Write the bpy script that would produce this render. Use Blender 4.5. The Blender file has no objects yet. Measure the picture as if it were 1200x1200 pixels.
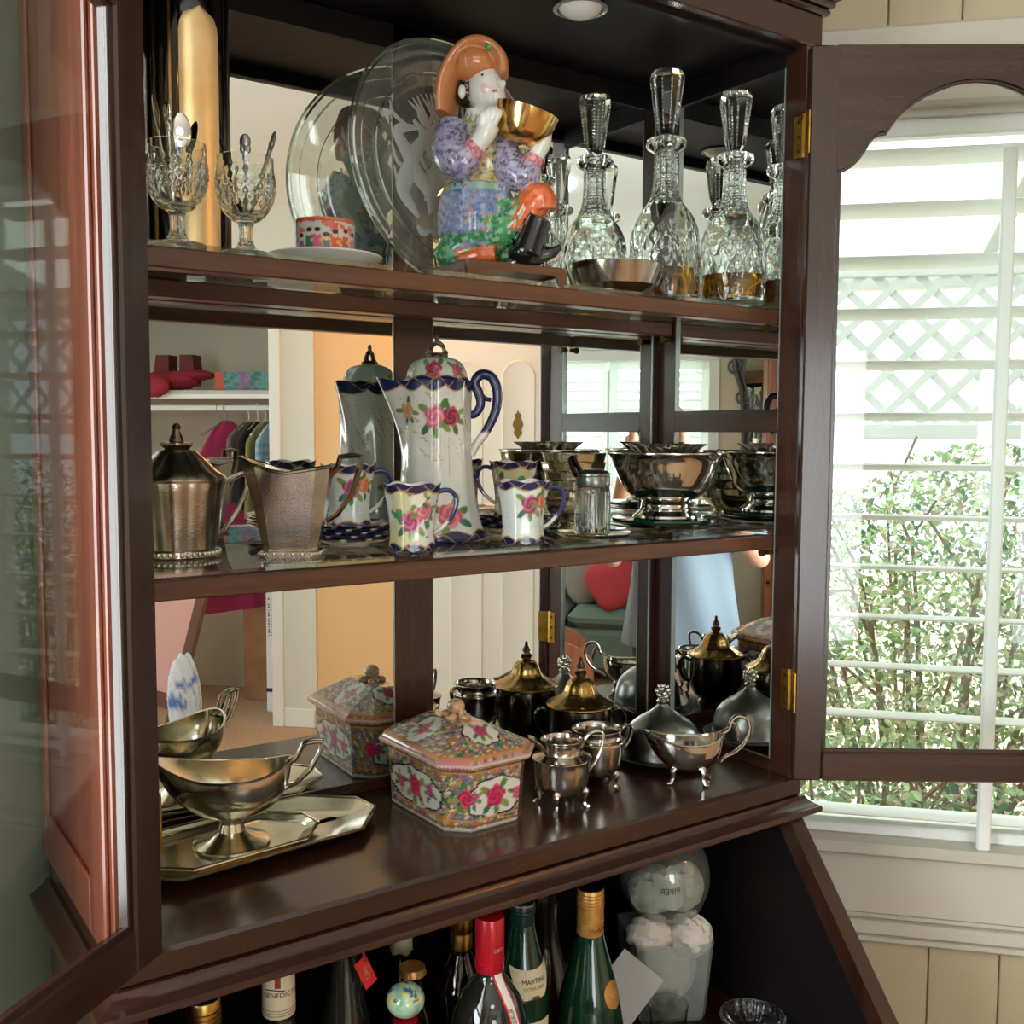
import bpy, math, random
import numpy as np
from mathutils import Vector, Matrix
random.seed(7); rng = np.random.default_rng(7)
SC = bpy.context.scene; COL = SC.collection
PI = math.pi
# ---------------------------------------------------------------- camera
cam = bpy.data.objects.new('camera', bpy.data.cameras.new('camera')); COL.objects.link(cam)
_r = Vector((0.8237, -0.567, 0.0047)); _d = Vector((-0.039, -0.065, -0.9971)); _f = Vector((0.5657, 0.8211, -0.0756))
_f.normalize(); _r = (_r - _f * _r.dot(_f)).normalized(); _u = _r.cross(_f)
CAM = Vector((-0.280, -0.9986, 1.5066))
cam.matrix_world = Matrix(((_r.x, _u.x, -_f.x, CAM.x), (_r.y, _u.y, -_f.y, CAM.y), (_r.z, _u.z, -_f.z, CAM.z), (0, 0, 0, 1)))
cam.data.sensor_width = 36; cam.data.lens = 1218.8 / 1200 * 36; cam.data.clip_start = 0.02; cam.data.clip_end = 200
SC.camera = cam
# room frame: s runs along the window wall, r points out through it
TH = math.radians(43.5); RZ = TH - PI / 2
WN = Vector((math.cos(TH), math.sin(TH), 0)); WD = Vector((math.sin(TH), -math.cos(TH), 0))
def RW(s, r, z=0): return WD * s + WN * r + Vector((0, 0, z))
S0, S1, R0, R1, ZC = -0.30, 3.65, 0.924, -4.4, 2.62
# ---------------------------------------------------------------- world, sun, exposure
w = bpy.data.worlds.new('world'); SC.world = w; w.use_nodes = True
nt = w.node_tree; nt.nodes['Background'].inputs[0].default_value = (0.86, 0.95, 1.0, 1); nt.nodes['Background'].inputs[1].default_value = 2.1
def light(name, kind, energy, color, loc, target=None, **kw):
    L = bpy.data.lights.new(name, kind); L.energy = energy; L.color = color
    for k, v in kw.items(): setattr(L, k, v)
    o = bpy.data.objects.new(name, L); COL.objects.link(o); o.location = loc
    if target is not None:
        o.rotation_euler = (Vector(target) - Vector(loc)).to_track_quat('-Z', 'Y').to_euler()
    return o
light('sun', 'SUN', 24.0, (1, .95, .86), RW(3, 6, 8), RW(1.6, .9, 0.3), angle=0.02)
light('daylight_unseen_window', 'AREA', 40, (.93, .97, 1.0), RW(S0 + .035, -.80, 1.5), RW(3, -.80, 1.5), shape='RECTANGLE', size=1.0, size_y=1.2)
light('daylight_behind_shutters', 'AREA', 125, (.92, .98, 1.0), RW(1.1, R1 - .40, 1.47), RW(1.1, 0, 1.47), shape='RECTANGLE', size=1.5, size_y=1.3)
light('fill_unseen_door', 'AREA', 40, (.95, .98, 1.0), RW(2.7, R1 + .06, 1.1), RW(2.5, 0, 1.1), shape='RECTANGLE', size=1.25, size_y=1.9)  # added fill light, standing in an unseen made-up doorway
SC.view_settings.view_transform = 'Standard'; SC.view_settings.look = 'None'
SC.view_settings.exposure = 0.18; SC.view_settings.gamma = 1.0; SC.view_settings.use_curve_mapping = False
SC.cycles.max_bounces = 14; SC.cycles.glossy_bounces = 8; SC.cycles.transmission_bounces = 12; SC.cycles.transparent_max_bounces = 24
SC.cycles.diffuse_bounces = 5; SC.cycles.sample_clamp_indirect = 6; SC.cycles.blur_glossy = 0.6
# ---------------------------------------------------------------- materials
def lin(c):
    if isinstance(c, str): c = [int(c[i:i + 2], 16) / 255 for i in (0, 2, 4)]
    return tuple((x / 12.92 if x <= .04045 else ((x + .055) / 1.055) ** 2.4) for x in c[:3])
MATS = {}
def newmat(name):
    m = bpy.data.materials.new(name); m.use_nodes = True; MATS[name] = m
    return m, m.node_tree, m.node_tree.nodes, m.node_tree.nodes['Principled BSDF']
def pm(name, col, rough=.5, metal=0, spec=.5, coat=0, trans=0, ior=1.5, var=None, bump=None, sheen=0, emit=None, sss=0):
    """var=(scale, colour2, lo, hi): noise mottling; bump=(scale, strength)"""
    m, t, n, b = newmat(name); c = lin(col) + (1,)
    b.inputs['Base Color'].default_value = c; b.inputs['Roughness'].default_value = rough; b.inputs['Metallic'].default_value = metal
    b.inputs['Specular IOR Level'].default_value = spec; b.inputs['Coat Weight'].default_value = coat; b.inputs['Coat Roughness'].default_value = .08
    b.inputs['Transmission Weight'].default_value = trans; b.inputs['IOR'].default_value = ior
    if sheen: b.inputs['Sheen Weight'].default_value = sheen
    if emit: b.inputs['Emission Color'].default_value = lin(emit[0]) + (1,); b.inputs['Emission Strength'].default_value = emit[1]
    if var or bump: tc = n.new('ShaderNodeTexCoord')
    if var:
        z = n.new('ShaderNodeTexNoise'); z.inputs['Scale'].default_value = var[0]; z.inputs['Detail'].default_value = 4
        r = n.new('ShaderNodeMapRange'); r.inputs[1].default_value = var[2]; r.inputs[2].default_value = var[3]
        x = n.new('ShaderNodeMix'); x.data_type = 'RGBA'; x.inputs[6].default_value = c; x.inputs[7].default_value = lin(var[1]) + (1,)
        t.links.new(tc.outputs['Object'], z.inputs['Vector']); t.links.new(z.outputs[0], r.inputs[0]); t.links.new(r.outputs[0], x.inputs[0]); t.links.new(x.outputs[2], b.inputs['Base Color'])
    if bump:
        z = n.new('ShaderNodeTexNoise'); z.inputs['Scale'].default_value = bump[0]; z.inputs['Detail'].default_value = 3
        u = n.new('ShaderNodeBump'); u.inputs['Strength'].default_value = bump[1]; u.inputs['Distance'].default_value = .004
        t.links.new(tc.outputs['Object'], z.inputs['Vector']); t.links.new(z.outputs[0], u.inputs['Height']); t.links.new(u.outputs[0], b.inputs['Normal'])
    return m
def wood(name, c1, c2, axis, rough=.28, coat=.35, scale=26, spec=.5):
    m, t, n, b = newmat(name)
    tc = n.new('ShaderNodeTexCoord'); mp = n.new('ShaderNodeMapping'); sc = [scale] * 3; sc['XYZ'.index(axis)] = scale * .06; mp.inputs['Scale'].default_value = sc
    z = n.new('ShaderNodeTexNoise'); z.inputs['Scale'].default_value = 1.0; z.inputs['Detail'].default_value = 6; z.inputs['Distortion'].default_value = 1.2
    z2 = n.new('ShaderNodeTexNoise'); z2.inputs['Scale'].default_value = 9; z2.inputs['Detail'].default_value = 2
    a = n.new('ShaderNodeMath'); a.operation = 'MULTIPLY_ADD'; a.inputs[1].default_value = .35
    r = n.new('ShaderNodeMapRange'); r.inputs[1].default_value = .45; r.inputs[2].default_value = .85
    x = n.new('ShaderNodeMix'); x.data_type = 'RGBA'; x.inputs[6].default_value = lin(c1) + (1,); x.inputs[7].default_value = lin(c2) + (1,)
    L = t.links.new
    L(tc.outputs['Object'], mp.inputs[0]); L(mp.outputs[0], z.inputs['Vector']); L(mp.outputs[0], z2.inputs['Vector']); L(z2.outputs[0], a.inputs[0]); L(z.outputs[0], a.inputs[2])
    L(a.outputs[0], r.inputs[0]); L(r.outputs[0], x.inputs[0]); L(x.outputs[2], b.inputs['Base Color'])
    b.inputs['Roughness'].default_value = rough; b.inputs['Coat Weight'].default_value = coat; b.inputs['Coat Roughness'].default_value = .12; b.inputs['Specular IOR Level'].default_value = spec
    return m
def pane(name, tint=(1, 1, 1), ior=1.5, rough=0.0, haze=0.0):
    m = bpy.data.materials.new(name); m.use_nodes = True; t = m.node_tree; n = t.nodes; n.clear(); MATS[name] = m
    o = n.new('ShaderNodeOutputMaterial'); mx = n.new('ShaderNodeMixShader'); tr = n.new('ShaderNodeBsdfTransparent'); g = n.new('ShaderNodeBsdfGlossy')
    lw = n.new('ShaderNodeLayerWeight'); lw.inputs[0].default_value = .5                       # Schlick's Fresnel, alike on both faces of a sheet
    pw = n.new('ShaderNodeMath'); pw.operation = 'POWER'; pw.inputs[1].default_value = 5; ma = n.new('ShaderNodeMath'); ma.operation = 'MULTIPLY_ADD'; f0 = ((ior - 1) / (ior + 1)) ** 2; ma.inputs[1].default_value = 1 - f0; ma.inputs[2].default_value = f0
    tr.inputs[0].default_value = tint + (1,); g.inputs['Roughness'].default_value = rough
    L = t.links.new; L(lw.outputs['Facing'], pw.inputs[0]); L(pw.outputs[0], ma.inputs[0]); L(ma.outputs[0], mx.inputs[0]); L(tr.outputs[0], mx.inputs[1]); L(g.outputs[0], mx.inputs[2])
    if haze:
        df = n.new('ShaderNodeBsdfDiffuse'); df.inputs[0].default_value = (.9, .92, .9, 1); m2 = n.new('ShaderNodeMixShader'); m2.inputs[0].default_value = haze
        L(mx.outputs[0], m2.inputs[1]); L(df.outputs[0], m2.inputs[2]); L(m2.outputs[0], o.inputs[0])
    else: L(mx.outputs[0], o.inputs[0])
    return m
def vcol(name, rough=.15, spec=.5, coat=.5, metal=0):
    m, t, n, b = newmat(name); a = n.new('ShaderNodeAttribute'); a.attribute_name = 'Col'
    t.links.new(a.outputs['Color'], b.inputs['Base Color']); b.inputs['Roughness'].default_value = rough; b.inputs['Coat Weight'].default_value = coat
    b.inputs['Coat Roughness'].default_value = .05; b.inputs['Metallic'].default_value = metal; b.inputs['Specular IOR Level'].default_value = spec
    return m
# ---------------------------------------------------------------- geometry collector
class G:
    def __init__(s): s.v = []; s.f = []; s.mi = []
    def add(s, V, F, m=0):
        o = len(s.v); s.v.extend([tuple(p) for p in V]); s.f.extend([tuple(i + o for i in q) for q in F]); s.mi.extend([m] * len(F)); return s
    def box(s, x0, x1, y0, y1, z0, z1, m=0, M=None):
        V = [(x, y, z) for z in (z0, z1) for y in (y0, y1) for x in (x0, x1)]
        if M is not None: V = [tuple(M @ Vector(p)) for p in V]
        return s.add(V, [(0, 2, 3, 1), (4, 5, 7, 6), (0, 1, 5, 4), (2, 6, 7, 3), (1, 3, 7, 5), (0, 4, 6, 2)], m)
    def bbox(s, x0, x1, y0, y1, z0, z1, b=.003, m=0, M=None):
        """box with chamfered edges"""
        cx, cy, cz = (x0 + x1) / 2, (y0 + y1) / 2, (z0 + z1) / 2; hx, hy, hz = (x1 - x0) / 2, (y1 - y0) / 2, (z1 - z0) / 2
        b = min(b, hx * .9, hy * .9, hz * .9); rings = []
        for z, d in ((-hz, b), (-hz + b, 0), (hz - b, 0), (hz, b)):
            X, Y = hx - d, hy - d; c = b if d == 0 else b * .6
            rings.append([(cx + px, cy + py, cz + z) for px, py in ((X - c, -Y), (X, -Y + c), (X, Y - c), (X - c, Y), (-X + c, Y), (-X, Y - c), (-X, -Y + c), (-X + c, -Y))])
        if M is not None: rings = [[tuple(M @ Vector(p)) for p in q] for q in rings]
        return s.loft(rings, m=m)
    def loft(s, rings, cap0=True, cap1=True, closed=True, m=0):
        n = len(rings[0]); V = [p for q in rings for p in q]; F = []; k = n if closed else n - 1
        for i in range(len(rings) - 1):
            for j in range(k):
                a = i * n + j; b2 = i * n + (j + 1) % n; F.append((a, b2, b2 + n, a + n))
        if cap0: F.append(tuple(range(n - 1, -1, -1)))
        if cap1: F.append(tuple(range((len(rings) - 1) * n, len(rings) * n)))
        return s.add(V, F, m)
    def lathe(s, prof, n=48, fn=None, cap0=True, cap1=True, c=(0, 0, 0), m=0):
        """prof [(r, z)]; fn(theta, z, r)->radius"""
        rings = []
        for r, z in prof:
            q = []
            for k in range(n):
                t = 2 * PI * k / n; R = fn(t, z, r) if fn else r
                q.append((c[0] + R * math.cos(t), c[1] + R * math.sin(t), c[2] + z))
            rings.append(q)
        return s.loft(rings, cap0, cap1, m=m)
    def tube(s, P, r, n=10, closed=False, flat=1.0, up=None, m=0, caps=True):
        P = [Vector(p) for p in P]; N = len(P); R = list(r) if isinstance(r, (list, tuple)) else [r] * N
        if len(R) != N: R = list(np.interp(np.linspace(0, 1, N), np.linspace(0, 1, len(R)), R))
        T = [((P[(i + 1) % N] - P[i - 1]) if closed else (P[min(i + 1, N - 1)] - P[max(i - 1, 0)])).normalized() for i in range(N)]
        a = Vector(up) if up else (Vector((0, 0, 1)) if abs(T[0].z) < .9 else Vector((1, 0, 0)))
        rings = []; x = (a - T[0] * a.dot(T[0])).normalized()
        for i in range(N):
            x = (x - T[i] * x.dot(T[i])).normalized(); y = T[i].cross(x)
            rings.append([tuple(P[i] + x * (R[i] * flat * math.cos(2 * PI * k / n)) + y * (R[i] * math.sin(2 * PI * k / n))) for k in range(n)])
        if closed: rings.append(rings[0]); return s.loft(rings, False, False, m=m)
        return s.loft(rings, caps, caps, m=m)
    def ell(s, c, r, n=16, k=10, M=None, m=0, fn=None):
        rings = []
        for i in range(1, k):
            p = PI * i / k - PI / 2; q = []
            for j in range(n):
                t = 2 * PI * j / n; v = Vector((math.cos(p) * math.cos(t) * r[0], math.cos(p) * math.sin(t) * r[1], math.sin(p) * r[2]))
                if fn: v = fn(v)
                if M is not None: v = M @ v
                q.append((v.x + c[0], v.y + c[1], v.z + c[2]))
            rings.append(q)
        return s.loft(rings, m=m)
    def prism(s, poly, a, b, M=None, m=0):
        """polygon (x,y) extruded z a..b, M optional matrix"""
        n = len(poly); V = [(p[0], p[1], a) for p in poly] + [(p[0], p[1], b) for p in poly]
        if M is not None: V = [tuple(M @ Vector(p)) for p in V]
        F = [tuple(range(n - 1, -1, -1)), tuple(range(n, 2 * n))] + [(i, (i + 1) % n, n + (i + 1) % n, n + i) for i in range(n)]
        return s.add(V, F, m)
    def xf(s, M): s.v = [tuple(M @ Vector(p)) for p in s.v]; return s
    def obj(s, name, mat, parent=None, smooth=35, color=None, loc=None, rot=None, **props):
        me = bpy.data.meshes.new(name); me.from_pydata(s.v, [], s.f)
        ms = mat if isinstance(mat, (list, tuple)) else [mat]
        for q in ms: me.materials.append(MATS[q] if isinstance(q, str) else q)
        if len(ms) > 1: me.polygons.foreach_set('material_index', s.mi)
        if color is not None:
            V = np.array(s.v); cc = np.ones((len(V), 4), np.float32); cc[:, :3] = color(V)
            at = me.color_attributes.new('Col', 'FLOAT_COLOR', 'POINT'); at.data.foreach_set('color', cc.ravel())
        if smooth:
            me.polygons.foreach_set('use_smooth', [True] * len(me.polygons)); me.update()
            me.set_sharp_from_angle(angle=math.radians(smooth))
        me.update(); o = bpy.data.objects.new(name, me); COL.objects.link(o)
        if parent: o.parent = parent
        if loc is not None: o.location = loc
        if rot is not None: o.rotation_euler = rot if not isinstance(rot, (int, float)) else (0, 0, rot)
        for k, v in props.items(): o[k] = v
        return o
def thing(name, label, cat, loc=(0, 0, 0), rz=0, group=None, scale=None):
    o = bpy.data.objects.new(name, None); COL.objects.link(o); o.empty_display_size = .05
    o.location = loc; o.rotation_euler = (0, 0, rz); o['label'] = label; o['category'] = cat
    if scale: o.scale = scale
    if group: o['group'] = group
    return o
def dup(root, loc=None, rz=None, label=None, group=None):
    r = root.copy(); COL.objects.link(r)
    if loc is not None: r.location = loc
    if rz is not None: r.rotation_euler = (0, 0, rz)
    if label: r['label'] = label
    if group: r['group'] = group
    for ch in list(root.children):
        c = ch.copy(); COL.objects.link(c); c.parent = r
        for g in list(ch.children):
            d = g.copy(); COL.objects.link(d); d.parent = c
    return r
def share(o, loc=None, rot=None, parent=None):
    c = o.copy(); COL.objects.link(c)
    if parent: c.parent = parent
    if loc is not None: c.location = loc
    if rot is not None: c.rotation_euler = rot
    return c
def tag(o, label, cat, group=None):
    o['label'] = label; o['category'] = cat
    if group: o['group'] = group
    return o
def bez(P, n=24):
    """Catmull-Rom through points"""
    P = [Vector(p) for p in P]; Q = [P[0] * 2 - P[1]] + P + [P[-1] * 2 - P[-2]]; out = []; m = len(P) - 1
    for i in range(n + 1):
        t = i / n * m; k = min(int(t), m - 1); u = t - k; a, b, c, d = Q[k:k + 4]
        out.append(.5 * ((2 * b) + (c - a) * u + (2 * a - 5 * b + 4 * c - d) * u * u + (3 * b - a - 3 * c + d) * u ** 3))
    return out
def smoothprof(P, n=40): return [(max(p.x, 1e-4), p.y) for p in bez([(a, b, 0) for a, b in P], n)]
def text(body, size, name, mat, parent, xform, extr=.0003, align='CENTER'):
    """built-in font lettering as a mesh; xform maps flat (x,y,z) to place"""
    cu = bpy.data.curves.new(name, 'FONT'); cu.body = body; cu.size = size; cu.extrude = extr; cu.align_x = align; cu.align_y = 'CENTER'; cu.resolution_u = 3
    o = bpy.data.objects.new(name, cu); COL.objects.link(o); bpy.context.view_layer.update()
    me = bpy.data.meshes.new_from_object(o.evaluated_get(bpy.context.evaluated_depsgraph_get())); bpy.data.objects.remove(o); bpy.data.curves.remove(cu)
    for v in me.vertices: v.co = xform(v.co)
    me.materials.clear(); me.materials.append(MATS[mat]); me.name = name
    o = bpy.data.objects.new(name, me); COL.objects.link(o); o.parent = parent
    return o
# ---------------------------------------------------------------- shared materials
for ax in 'XYZ':
    wood('mahogany_' + ax, '23110c', '3b2016', ax, .24, .3)
    wood('walnut_' + ax, '432719', '613e2b', ax, .34, .25)
wood('lit_flank_wood', '5a2b20', '80432f', 'Z', .3, .3); wood('dark_interior', '0b0708', '130c0d', 'Y', .5, .0, spec=.25)  # left flank: mahogany made lighter and redder, strong light painted into it
wood('oak', 'a9713f', 'c8935c', 'X', .45, .1); wood('redwood', '7a4426', '9a5a36', 'Z', .4, .2)
wood('door_wood', '9c5a3c', 'b7755a', 'Z', .4, .2)
pm('mirror', 'e6ebe6', .0, 1); MATS['mirror'].node_tree.nodes['Principled BSDF'].inputs['Base Color'].default_value = (.86, .89, .86, 1)
pm('mirror_edge', 'aeb8b4', .25, .6)
pane('pane', (.965, .985, .97)); pane('shelf_glass', (.90, .945, .925)); pane('window_glass', (.95, .98, .98))
pm('brass', 'b98e3c', .28, 1, var=(40, '7d5a22', .45, .75)); pm('brass_dark', '5a4420', .4, 1)
pm('white_paint', 'e9e8df', .4); pm('backlit_trim_paint', 'c6c2b4', .4); pm('shutter_paint', 'eef1ee', .35); pm('cream_wall', 'd8d0bb', .7, bump=(220, .05)); pm('wall_paint', 'dcdccf', .75, bump=(200, .05))  # window-wall trim: white paint darkened, its backlit shade put into the colour
pm('green_wall', '8e9583', .75, bump=(200, .05)); pm('peach_wall', 'f0c48c', .7); pm('carpet', 'c9a988', .95, var=(90, 'b08f70', .3, .7), bump=(400, .5)); pm('ceiling_paint', 'efeee6', .8)
pm('plank_paint', 'bcae92', .55, var=(6, 'b3a486', .4, .7)); pm('closet_wall', 'cfc9b4', .8)
def rob(g, name, mat, parent=None, **k):      # mesh given in room coordinates (s, r, z)
    return g.obj(name, mat, parent, loc=(0, 0, 0) if parent is None else None, rot=RZ if parent is None else None, **k)
def struct(g, name, mat, **k): return rob(g, name, mat, kind='structure', **k)
# ---------------------------------------------------------------- room shell
struct(G().box(S0 - .2, S1 + 1.2, R1 - .2, R0 + .02, -.06, 0), 'floor', 'carpet', smooth=0)
struct(G().box(S0 - .2, S1 + 1.2, R1 - .2, R0 + .2, ZC, ZC + .06), 'ceiling', 'ceiling_paint', smooth=0)
# window wall with planks
WS0, WS1, WZ0, WZ1 = .42, 1.86, .80, 2.03
g = G(); T = .12
g.box(S0 - .1, S1 + .1, R0 + .008, R0 + T, 0, WZ0).box(S0 - .1, S1 + .1, R0 + .008, R0 + T, WZ1, ZC).box(S0 - .1, WS0, R0 + .008, R0 + T, WZ0, WZ1).box(WS1, S1 + .1, R0 + .008, R0 + T, WZ0, WZ1)
wr = struct(g, 'wall_right', 'plank_paint', smooth=0)
PW = .1121; pk = {}
k0 = int((S0 - .7625) / PW); k1 = int((S1 - .7625) / PW)
for k in range(k0, k1):
    a = .7625 + k * PW
    for z0, z1 in ((.10, .645), (2.155, ZC - .06)) + (() if WS0 - .09 < a + PW and a < WS1 + .09 else ((.69, 2.155),)):
        if (z0, z1) not in pk: pk[(z0, z1)] = o = G().bbox(.0012, PW - .0012, 0, .009, z0, z1, .0015).obj('plank', 'plank_paint', wr, smooth=0)
        else: o = share(pk[(z0, z1)], parent=wr)
        o.location = (a, R0, 0)
struct(G().bbox(S0, S1, R0 - .014, R0, 0, .10, .006), 'baseboard_right', 'backlit_trim_paint')
cr = G()
for z0, z1, d in ((.645, .662, .018), (.662, .686, .026), (.686, .694, .014)): cr.bbox(S0, S1, R0 - d, R0, z0, z1, .005)
struct(cr, 'trim_1', 'backlit_trim_paint')
struct(G().bbox(WS0 - .1, WS1 + .1, R0 - .010, R0, .694, .812, .002), 'trim_2', 'backlit_trim_paint')
# window casing, pane and louvred shutters
wi = struct(G().bbox(WS0 - .1, WS1 + .1, R0 - .022, R0 + .01, 2.03, 2.158, .006).bbox(WS0 - .09, WS0, R0 - .02, R0 + .01, .812, 2.03, .004).bbox(WS1, WS1 + .09, R0 - .02, R0 + .01, .812, 2.03, .004)
            .box(WS0, WS0 + .012, R0, R0 + T, WZ0, WZ1).box(WS1 - .012, WS1, R0, R0 + T, WZ0, WZ1).box(WS0, WS1, R0, R0 + T, WZ1 - .012, WZ1), 'window_1', 'backlit_trim_paint')
G().bbox(WS0 - .1, WS1 + .1, R0 - .03, R0 + T + .03, .80, .822, .005).obj('window_sill', 'backlit_trim_paint', wi)
G().box(WS0, WS1, R0 + .085, R0 + .089, .822, WZ1 - .012).obj('pane', 'window_glass', wi, smooth=0)
sp = G().bbox(WS0 + .012, WS1 - .012, R0 + .012, R0 + .04, .822, .842, .003).bbox(WS0 + .012, WS1 - .012, R0 + .012, R0 + .04, 1.99, 2.02, .003)
for a in (WS0 + .012, 1.14 - .025, WS1 - .062): sp.bbox(a, a + .05, R0 + .012, R0 + .04, .842, 1.99, .003)
sp.obj('shutter_frame', 'shutter_paint', wi)
lv = None; LN = 14; LZ0 = .858; LP = (1.962 - .858) / 13
for a, b in ((WS0 + .063, 1.114), (1.166, WS1 - .063)):
    for k in range(LN):
        z = LZ0 + k * LP
        if lv is None:
            q = G(); rings = []
            for x in (-.5, .5): rings.append([(x, .040 * math.cos(t), .0048 * math.sin(t)) for t in [2 * PI * i / 14 for i in range(14)]])
            lv = q.loft(rings).obj('louver', 'shutter_paint', wi)
            o = lv
        else: o = share(lv, parent=wi)
        o.location = ((a + b) / 2, R0 + .034, z); o.scale = (b - a, 1, 1); o.rotation_euler = (math.radians(-7), 0, 0)
G().bbox(.939, .9605, R0 - .022, R0 - .010, .822, 1.958, .003).obj('tilt_bar', 'shutter_paint', wi)
# wall behind the cabinet's other flank, with an unseen window that lets daylight in
struct(G().box(S0 - .12, S0, R1 - .1, -1.35, 0, ZC).box(S0 - .12, S0, -.25, R0 + .1, 0, ZC).box(S0 - .12, S0, -1.35, -.25, 0, .85).box(S0 - .12, S0, -1.35, -.25, 2.15, ZC), 'wall_left', 'green_wall', smooth=0)
struct(G().bbox(S0, S0 + .014, R1, R0, 0, .10, .006), 'baseboard_left', 'white_paint')
w3 = struct(G().box(S0 - .03, S0 + .02, -1.35, -1.30, .85, 2.15).box(S0 - .03, S0 + .02, -.30, -.25, .85, 2.15).box(S0 - .03, S0 + .02, -1.30, -.30, .85, .90).box(S0 - .03, S0 + .02, -1.30, -.30, 2.10, 2.15).box(S0 - .02, S0 + .01, -.82, -.78, .90, 2.10), 'unseen_window', 'white_paint', smooth=0)
G().box(S0 - .01, S0 - .006, -1.30, -.30, .90, 2.10).obj('pane', 'window_glass', w3, smooth=0)
# far wall with closet and door (seen in the mirrors)
CR0, CR1, CZ = -2.35, -1.126, 2.25; DR0, DR1, DZ = -.36, .42, 2.08
struct(G().box(S1, S1 + .12, R1 - .1, CR0, 0, ZC).box(S1, S1 + .12, CR0, CR1, CZ, ZC).box(S1, S1 + .12, CR1, -.896, 0, ZC).box(S1, S1 + .12, DR1, R0 + .1, 0, ZC).box(S1, S1 + .12, -.896, DR1, DZ + .25, ZC), 'wall_front', 'wall_paint', smooth=0)
struct(G().box(S1 + .02, S1 + .12, -.896, DR0, 0, DZ + .25).box(S1 + .02, S1 + .12, DR0, DR1, DZ, DZ + .25), 'wall_alcove', 'peach_wall', smooth=0)
cl = struct(G().box(S1 + .75, S1 + .8, CR0 - .2, CR1 + .2, 0, ZC).box(S1 + .12, S1 + .75, CR0 - .22, CR0 - .2, 0, ZC).box(S1 + .12, S1 + .75, CR1 + .18, CR1 + .2, 0, ZC), 'wall_closet', 'closet_wall', smooth=0)
struct(G().bbox(S1 - .018, S1 + .12, CR1, CR1 + .06, 0, CZ, .004).bbox(S1 - .018, S1 + .12, CR0 - .06, CR0, 0, CZ, .004).bbox(S1 - .018, S1 + .12, CR0 - .06, CR1 + .06, CZ, CZ + .06, .004), 'trim_3', 'white_paint')
struct(G().bbox(S1 - .014, S1, CR1 + .06, -.9, 0, .1, .005).bbox(S1 - .014, S1, R1, CR0 - .06, 0, .1, .005), 'baseboard_front', 'white_paint')
dr = struct(G().bbox(S1 + .005, S1 + .045, DR0 + .005, DR1 - .005, .005, DZ - .005, .003), 'door_1', 'white_paint')
for c in (-.118, .138):            # raised arched panels
    for z0, z1, arch in ((1.02, 1.78, True), (.2, .9, False)):
        P = [(c - .083, z0), (c + .083, z0)] + ([(c + .083 * math.cos(t), z1 + .083 * math.sin(t)) for t in [PI * i / 16 for i in range(17)]] if arch else [(c + .083, z1), (c - .083, z1)])
        M = Matrix(((0, 0, -1, S1 + .005), (1, 0, 0, 0), (0, 1, 0, 0), (0, 0, 0, 1)))
        cx = c; cz = (z0 + z1) / 2; Q = [(cx + (x - cx) * .72, cz + (y - cz) * .9) for x, y in P]
        q = G(); n = len(P); V = [tuple(M @ Vector((x, y, 0))) for x, y in P] + [tuple(M @ Vector((x + .0, y, .010))) for x, y in [(cx + (x - cx) * .93, cz + (y - cz) * .975) for x, y in P]] + [tuple(M @ Vector((x, y, .004))) for x, y in Q]
        F = [(i, (i + 1) % n, n + (i + 1) % n, n + i) for i in range(n)] + [(n + i, n + (i + 1) % n, 2 * n + (i + 1) % n, 2 * n + i) for i in range(n)] + [tuple(range(2 * n, 3 * n))]
        q.add(V, F).obj('door_panel', 'white_paint', dr)
kn = [(0, -.07), (.010, -.052), (.022, -.04), (.017, -.02), (.026, 0), (.022, .02), (.012, .034), (.016, .05), (.006, .06), (0, .074)]
G().prism(kn + [(-x, y) for x, y in kn[::-1][1:-1]], 0, .008, Matrix(((0, 0, -1, S1 + .006), (1, 0, 0, .135), (0, 1, 0, 1.545), (0, 0, 0, 1)))).obj('door_plate', 'brass_dark', dr)
struct(G().bbox(S1 + .002, S1 + .05, DR0 - .05, DR0, 0, DZ, .004).bbox(S1 + .002, S1 + .05, DR0 - .05, DR1, DZ, DZ + .05, .004), 'trim_4', 'white_paint')
# wall behind the photographer with its shuttered window
BS0, BS1, BZ0, BZ1 = .45, 1.75, .95, 1.99
struct(G().box(S0 - .1, BS0, R1 - .12, R1, 0, ZC).box(BS1, 2.0, R1 - .12, R1, 0, ZC).box(3.4, S1 + .1, R1 - .12, R1, 0, ZC).box(2.0, 3.4, R1 - .12, R1, 2.12, ZC).box(BS0, BS1, R1 - .12, R1, 0, BZ0).box(BS0, BS1, R1 - .12, R1, BZ1, ZC), 'wall_back', 'cream_wall', smooth=0)
struct(G().bbox(S0, S1, R1, R1 + .014, 0, .10, .006), 'baseboard_back', 'white_paint')
m = pm('shutter_lit', 'f2f5f2', .4); b = m.node_tree.nodes['Principled BSDF']
tl = m.node_tree.nodes.new('ShaderNodeBsdfTranslucent'); tl.inputs[0].default_value = (.85, .9, .88, 1); mx = m.node_tree.nodes.new('ShaderNodeMixShader'); mx.inputs[0].default_value = .22
m.node_tree.links.new(b.outputs[0], mx.inputs[1]); m.node_tree.links.new(tl.outputs[0], mx.inputs[2]); m.node_tree.links.new(mx.outputs[0], m.node_tree.nodes['Material Output'].inputs[0])
wb = struct(G().bbox(BS0 - .07, BS1 + .07, R1, R1 + .02, BZ1, BZ1 + .07, .004).bbox(BS0 - .07, BS1 + .07, R1, R1 + .04, BZ0 - .05, BZ0, .004).bbox(BS0 - .07, BS0, R1, R1 + .02, BZ0, BZ1, .004).bbox(BS1, BS1 + .07, R1, R1 + .02, BZ0, BZ1, .004), 'window_2', 'shutter_paint')
fr = G()
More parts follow.
